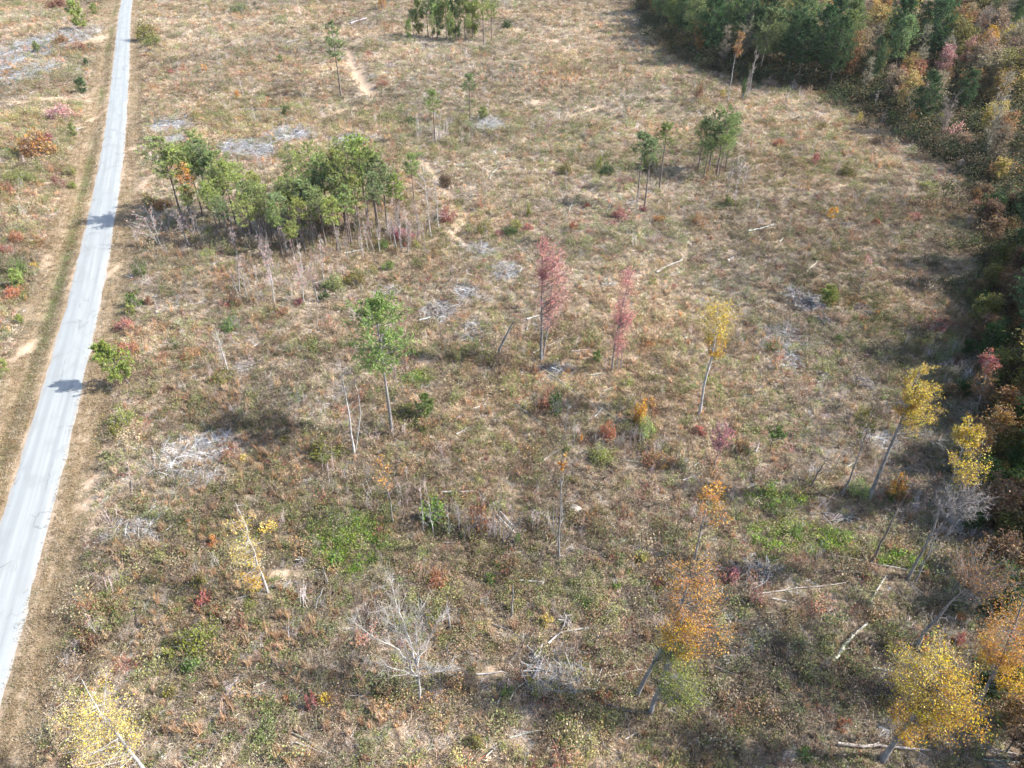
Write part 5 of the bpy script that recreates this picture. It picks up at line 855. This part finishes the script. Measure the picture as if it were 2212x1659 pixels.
slash('branch_litter', [(5, 620, 350, 110, 60), (5, 800, 240, 90, 60), (5, 860, 480, 90, 60), (5, 1060, 110, 90, 60), (6, 640, 540, 150, 90), (6, 690, 680, 90, 60), (6, 800, 320, 120, 80), (5, 1380, 740, 90, 60), (9, 500, 400, 160, 60), (6, 1300, 1200, 120, 50), (2, 900, 1620, 110, 50), (2, 950, 820, 130, 40), (8, 1380, 1050, 200, 130)], 'pale twigs scattered round the brush piles', 2.4, (.35, .345, .34))

# ------------------------------------------------------------------ pale stones of bare subsoil, marks on the road
def rock(seed, pos, s, label):
    rng = np.random.default_rng(seed); u = np.linspace(0, math.pi, 7); v = np.arange(10) * 2 * math.pi / 10; V = np.array([[math.sin(a) * math.cos(b_), math.sin(a) * math.sin(b_), math.cos(a)] for a in u for b_ in v]) * (1 + rng.uniform(-.16, .16, (70, 1))) * s
    i = (np.arange(6)[:, None] * 10 + np.arange(10)[None]); j = (np.arange(6)[:, None] * 10 + (np.arange(10)[None] + 1) % 10); F = np.stack([i, i + 10, j + 10, j], -1).reshape(-1, 4)
    return thing('boulder', 'rock', pos, None, label, me=make_mesh('boulder', [(V, F)], M['stone'], False))
def _stone(nt, out):
    tc = N(nt, 'ShaderNodeTexCoord'); col = ramp(nt, noise(nt, tc.outputs['Object'], 3, 6), [(.3, (.30, .25, .19)), (.7, (.46, .41, .35))]); p = N(nt, 'ShaderNodeBsdfPrincipled'); p.inputs['Roughness'].default_value = .9
    nt.links.new(col, p.inputs['Base Color']); nt.links.new(p.outputs[0], out.inputs[0])
M['stone'] = mat('stone', _stone)
rock(1, hit(1243, 1101) + [0, 0, .05], np.array([.75, .6, .5]), 'pale rounded boulder right of the bare multi-stem pole')
rock(2, hit(340, 676) + [0, 0, .05], np.array([.35, .3, .5]), 'small pale stone on the field edge near the road')

# ------------------------------------------------------------------ plants too many to count
def candidates():
    out = []
    for y0, y1, dens in ((12, 60, 9.0), (60, 100, 8.0), (100, 150, 4.8), (150, 210, 2.9), (210, 300, 1.7), (300, 470, .9)):
        x1 = 22 + .80 * math.hypot(y1, 62); n = int((y1 - y0) * 2 * x1 * dens)
        p = np.column_stack([RNG.uniform(-x1, x1, n), RNG.uniform(y0, y1, n)]); p = p[np.abs(p[:, 0]) < 22 + .80 * np.hypot(p[:, 1], 62)]; out.append(p)
    return np.concatenate(out)
P = candidates(); X, Y = P[:, 0], P[:, 1]; RD = road_d(X, Y); soil = soil_at(X, Y); verge = verge_at(X, Y); wood = inside(X, Y, WOODP)
DIST = np.hypot(Y, X); GROWF = 1 + .9 * sstep(110, 380, DIST)        # farther clumps stand for several plants
A = fbm(X, Y, 26, 0, 4); B = fbm(X, Y, 7, 3, 3); C_ = fbm(X, Y, 12, 5, 3); Dn = fbm(X, Y, 3.2, 6, 2)
GREENB = [(1, 130, 800, 260, 160), (1, 60, 1150, 260, 130), (4, 60, 150, 160, 120), (1, 1750, 760, 420, 80), (2, 700, 850, 420, 140), (2, 1750, 1050, 300, 120), (9, 1000, 230, 400, 140), (6, 700, 1560, 320, 80), (7, 2130, 150, 150, 130), (8, 90, 200, 190, 220), (9, 680, 170, 280, 150), (9, 980, 200, 180, 100), (9, 1450, 320, 260, 90), (6, 600, 1590, 200, 90), (5, 520, 770, 160, 60), (6, 930, 300, 90, 110), (9, 900, 860, 200, 120), (1, 1400, 790, 330, 40), (2, 400, 770, 200, 60), (8, 1350, 500, 260, 130),
          (1, 150, 1000, 300, 160), (3, 1050, 1100, 250, 80), (2, 1500, 950, 260, 110), (6, 1600, 600, 260, 140), (6, 1250, 420, 260, 120), (9, 560, 960, 200, 100), (8, 1560, 1450, 200, 120), (7, 1700, 1450, 200, 160), (2, 330, 760, 240, 60), (3, 150, 1000, 160, 90), (9, 1700, 330, 260, 120), (4, 1650, 1060, 160, 60), (6, 1650, 800, 220, 120)]
TALLB = [(4, 1650, 1270, 420, 170), (7, 1350, 330, 300, 330), (7, 1800, 800, 240, 260), (7, 900, 250, 160, 140), (4, 1430, 900, 140, 90), (1, 350, 380, 180, 120), (4, 1360, 180, 170, 90), (8, 250, 1300, 300, 150), (7, 1350, 1350, 300, 120), (8, 120, 1000, 120, 160), (7, 1850, 1600, 120, 60), (2, 1300, 500, 300, 60)]
DARKB = [(1, 150, 900, 280, 220), (1, 80, 1300, 240, 120), (2, 250, 900, 500, 130), (2, 1200, 1000, 500, 160), (5, 800, 620, 240, 70), (1, 1500, 760, 400, 60), (2, 150, 800, 300, 90), (2, 1500, 1000, 400, 120), (8, 250, 690, 110, 70), (8, 200, 1150, 300, 150), (8, 1650, 1250, 350, 150), (7, 700, 600, 260, 220), (9, 500, 1300, 450, 220), (1, 200, 1000, 300, 130), (2, 700, 900, 300, 100), (9, 1000, 1100, 300, 140)]
green = np.clip(1.15 * blob_mask(X, Y, GREENB) + 1.5 * (A - .57), 0, 1); tallm = np.clip(blob_mask(X, Y, TALLB), 0, 1); dark = np.clip(blob_mask(X, Y, DARKB) * .9 + 1.6 * (C_ - .56), 0, 1)
BRIGHT = [(7, 2130, 150, 150, 130), (8, 90, 200, 180, 190), (9, 680, 170, 240, 120), (9, 980, 200, 160, 80), (9, 1400, 330, 160, 60), (6, 600, 1590, 200, 90), (5, 470, 780, 110, 50)]
bright = blob_mask(X, Y, BRIGHT)
TANB = [(5, 1800, 500, 500, 300), (6, 600, 850, 450, 300), (2, 1600, 300, 600, 200), (1, 1500, 200, 500, 130), (3, 600, 650, 200, 160), (5, 700, 850, 300, 120), (4, 1850, 500, 400, 200), (3, 450, 900, 120, 260), (2, 300, 250, 400, 160), (8, 450, 1450, 300, 120), (8, 1050, 950, 300, 120)]
tanm = blob_mask(X, Y, TANB)
U = RNG.random(len(P))
clear = np.zeros(len(P))
for bx, by, r1, r2 in EXC: clear = np.maximum(clear, 1.15 - ((X - bx) / (r1 + .2)) ** 2 - ((Y - by) / (r2 + .2)) ** 2)
for pl, r in EXL:
    m = (np.abs(X - pl[0, 0]) < 16) & (np.abs(Y - pl[0, 1]) < 24); clear[m] = np.maximum(clear[m], (seg_dist(X[m], Y[m], pl[:, :2]) < r + .25) * 2.)
keep = (np.abs(RD) > 3.1) & (U > np.maximum(soil * 1.15 - .05, np.where(clear > 1.5, .88, np.clip(clear, 0, .62))))
pv = np.random.default_rng(5).random(len(P))
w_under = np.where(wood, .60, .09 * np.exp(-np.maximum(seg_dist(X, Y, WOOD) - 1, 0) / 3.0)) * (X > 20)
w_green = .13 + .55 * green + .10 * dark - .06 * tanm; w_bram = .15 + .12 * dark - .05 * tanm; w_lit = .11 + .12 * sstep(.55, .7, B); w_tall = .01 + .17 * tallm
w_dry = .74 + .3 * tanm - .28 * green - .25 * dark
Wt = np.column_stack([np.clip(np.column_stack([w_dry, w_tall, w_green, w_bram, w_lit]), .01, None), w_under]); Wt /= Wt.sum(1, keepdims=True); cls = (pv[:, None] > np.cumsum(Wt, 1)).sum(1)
field = keep & (verge < .5)
def tints(n, palette, wts, x, y, amp=.25):
    pal = np.array(palette); k = RNG.choice(len(pal), n, p=np.array(wts) / sum(wts)); f = (1 + RNG.normal(0, amp, n)) * (.74 + .52 * fbm(x, y, 5, 2, 3)) * (.58 + .86 * fbm(x, y, 30, 4, 3)); w = (fbm(x, y, 22, 7, 3) - .5)[:, None] * np.array([.2, .0, -.25]); return np.clip(pal[k] * f[:, None] * (1 + w), .012, .85)
def sc(n, idx, lo, hi, zlo=.8, zhi=1.25, near=1.0):
    s = RNG.uniform(lo, hi, n) * GROWF[idx] * (near + (1 - near) * sstep(95, 170, DIST[idx])); return np.column_stack([s, s, s * RNG.uniform(zlo, zhi, n) / GROWF[idx] ** .5])
def lay(name, key, mask, pal, wts, lo, hi, label, tilt=.2, amp=.25, **kw):
    i = np.nonzero(mask)[0]; scatter(name, key, P[i], sc(len(i), i, lo, hi, **kw), tints(len(i), pal, wts, X[i], Y[i], amp), label, tilt)
lay('dry_grass', 'dry_grass', field & (cls == 0), [(.49, .38, .275), (.57, .47, .36), (.39, .285, .195), (.44, .30, .21), (.38, .305, .235), (.37, .315, .195)], [4, 3.6, 2.6, 1.2, 2.4, 1.8], .6, 1.2, 'dry tan grass tufts covering the cleared field', .38, .2)
lay('broomsedge', 'tall_grass', field & (cls == 1), [(.45, .28, .165), (.50, .345, .225), (.38, .225, .125)], [3, 2.5, 2], .7, 1.2, 'tall orange-tan plumes of broomsedge grass in the cleared field', .12, .15)
gi = field & (cls == 2)
lay('weeds', 'weeds', gi & (bright < .35), [(.195, .195, .075), (.245, .22, .095), (.155, .18, .058), (.28, .23, .13), (.22, .16, .09), (.165, .195, .06)], [4, 3, 3, 3, 2, 1.5], .7, 1.6, 'low olive green weeds between the dry grass')
lay('bright_weeds', 'weeds', gi & (bright >= .35), [(.17, .25, .04), (.14, .225, .035), (.23, .265, .05), (.19, .20, .06)], [3, 3, 2, 1.2], .8, 1.9, 'fresh bright green weeds growing in damp patches')
lay('brambles', 'brambles', field & (cls == 3), [(.225, .16, .11), (.30, .23, .165), (.155, .115, .08), (.29, .175, .115), (.29, .12, .09), (.33, .185, .085), (.195, .17, .095)], [4, 4, 2.4, 1.4, .5, .4, 2], .7, 1.7, 'brown leafless brambles and dead weeds over the field')
lay('twig_litter', 'twig_litter', field & (cls == 4), [(.36, .34, .32), (.46, .44, .41), (.22, .19, .17)], [3, 2, 2], .6, 1.3, 'small grey twigs strewn on the ground')
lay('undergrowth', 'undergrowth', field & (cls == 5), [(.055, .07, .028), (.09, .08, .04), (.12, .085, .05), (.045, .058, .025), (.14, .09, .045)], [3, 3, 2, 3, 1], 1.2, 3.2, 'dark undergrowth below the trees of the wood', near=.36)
vg = keep & (verge >= .5) & (pv < .85)
lay('verge_grass', 'short_grass', vg, [(.225, .165, .10), (.28, .215, .145), (.18, .125, .072), (.155, .15, .07), (.32, .265, .195)], [4, 3, 3, 1.6, 1.5], .8, 1.5, 'short mown tan grass along both sides of the road', .3, .15)
li = field & ~wood & (np.random.default_rng(9).random(len(P)) < .011 + .035 * np.clip(dark, 0, 1) + .022 * np.clip(green, 0, 1) + .03 * (RD < -9) * sstep(.45, .6, C_))
lay('low_shrubs', 'scrub', li, [(.30, .14, .09), (.32, .20, .10), (.21, .205, .08), (.155, .18, .065), (.24, .175, .12), (.31, .25, .16), (.14, .15, .07)], [.9, 1, 3.4, 2.6, 3, 2.4, 2], 1.2, 2.9, 'knee-high olive, brown and rusty scrub clumps dotted through the dry grass', .15, .2, zlo=.9, zhi=1.7)

STEMB = [(1, 1900, 1500, 420, 90), (2, 200, 1480, 350, 110), (2, 650, 850, 200, 90), (4, 1900, 150, 260, 130), (3, 330, 1080, 140, 90), (8, 950, 100, 330, 110), (6, 1900, 900, 200, 300), (9, 1750, 250, 260, 200), (5, 1850, 1250, 250, 100), (1, 1050, 1480, 160, 90), (5, 300, 1550, 250, 80)]
si = field & ~wood & (np.random.default_rng(10).random(len(P)) < .0025 + .05 * blob_mask(X, Y, STEMB) + .008 * dark)
lay('bare_stems', 'bare_stems', si, [(.34, .30, .28), (.42, .36, .34), (.24, .20, .185), (.40, .31, .30)], [3, 2, 2, 2], .6, 1.15, 'thin leafless grey stems standing in the scrub', .08)
# ------------------------------------------------------------------ thin autumn haze in the air over the field
def _haze(nt, out):
    v = N(nt, 'ShaderNodeVolumePrincipled'); v.inputs['Color'].default_value = (.93, .96, 1.0, 1); v.inputs['Density'].default_value = HAZE; v.inputs['Anisotropy'].default_value = .2
    nt.links.new(v.outputs[0], out.inputs['Volume'])
HAZE = .00003
bx0, by0, bz0, bx1, by1, bz1 = -7600, -170, float(V[:, 2].min()) - 1, 7600, 5010, H + 8
hv = np.array([[x, y, z] for z in (bz0, bz1) for y in (by0, by1) for x in (bx0, bx1)], float)
ho = obj('haze', make_mesh('haze', [(hv, np.array([[0, 2, 3, 1], [4, 5, 7, 6], [0, 1, 5, 4], [2, 6, 7, 3], [0, 4, 6, 2], [1, 3, 7, 5]]))], mat('haze', _haze))); ho['kind'] = 'stuff'
assign_labels()
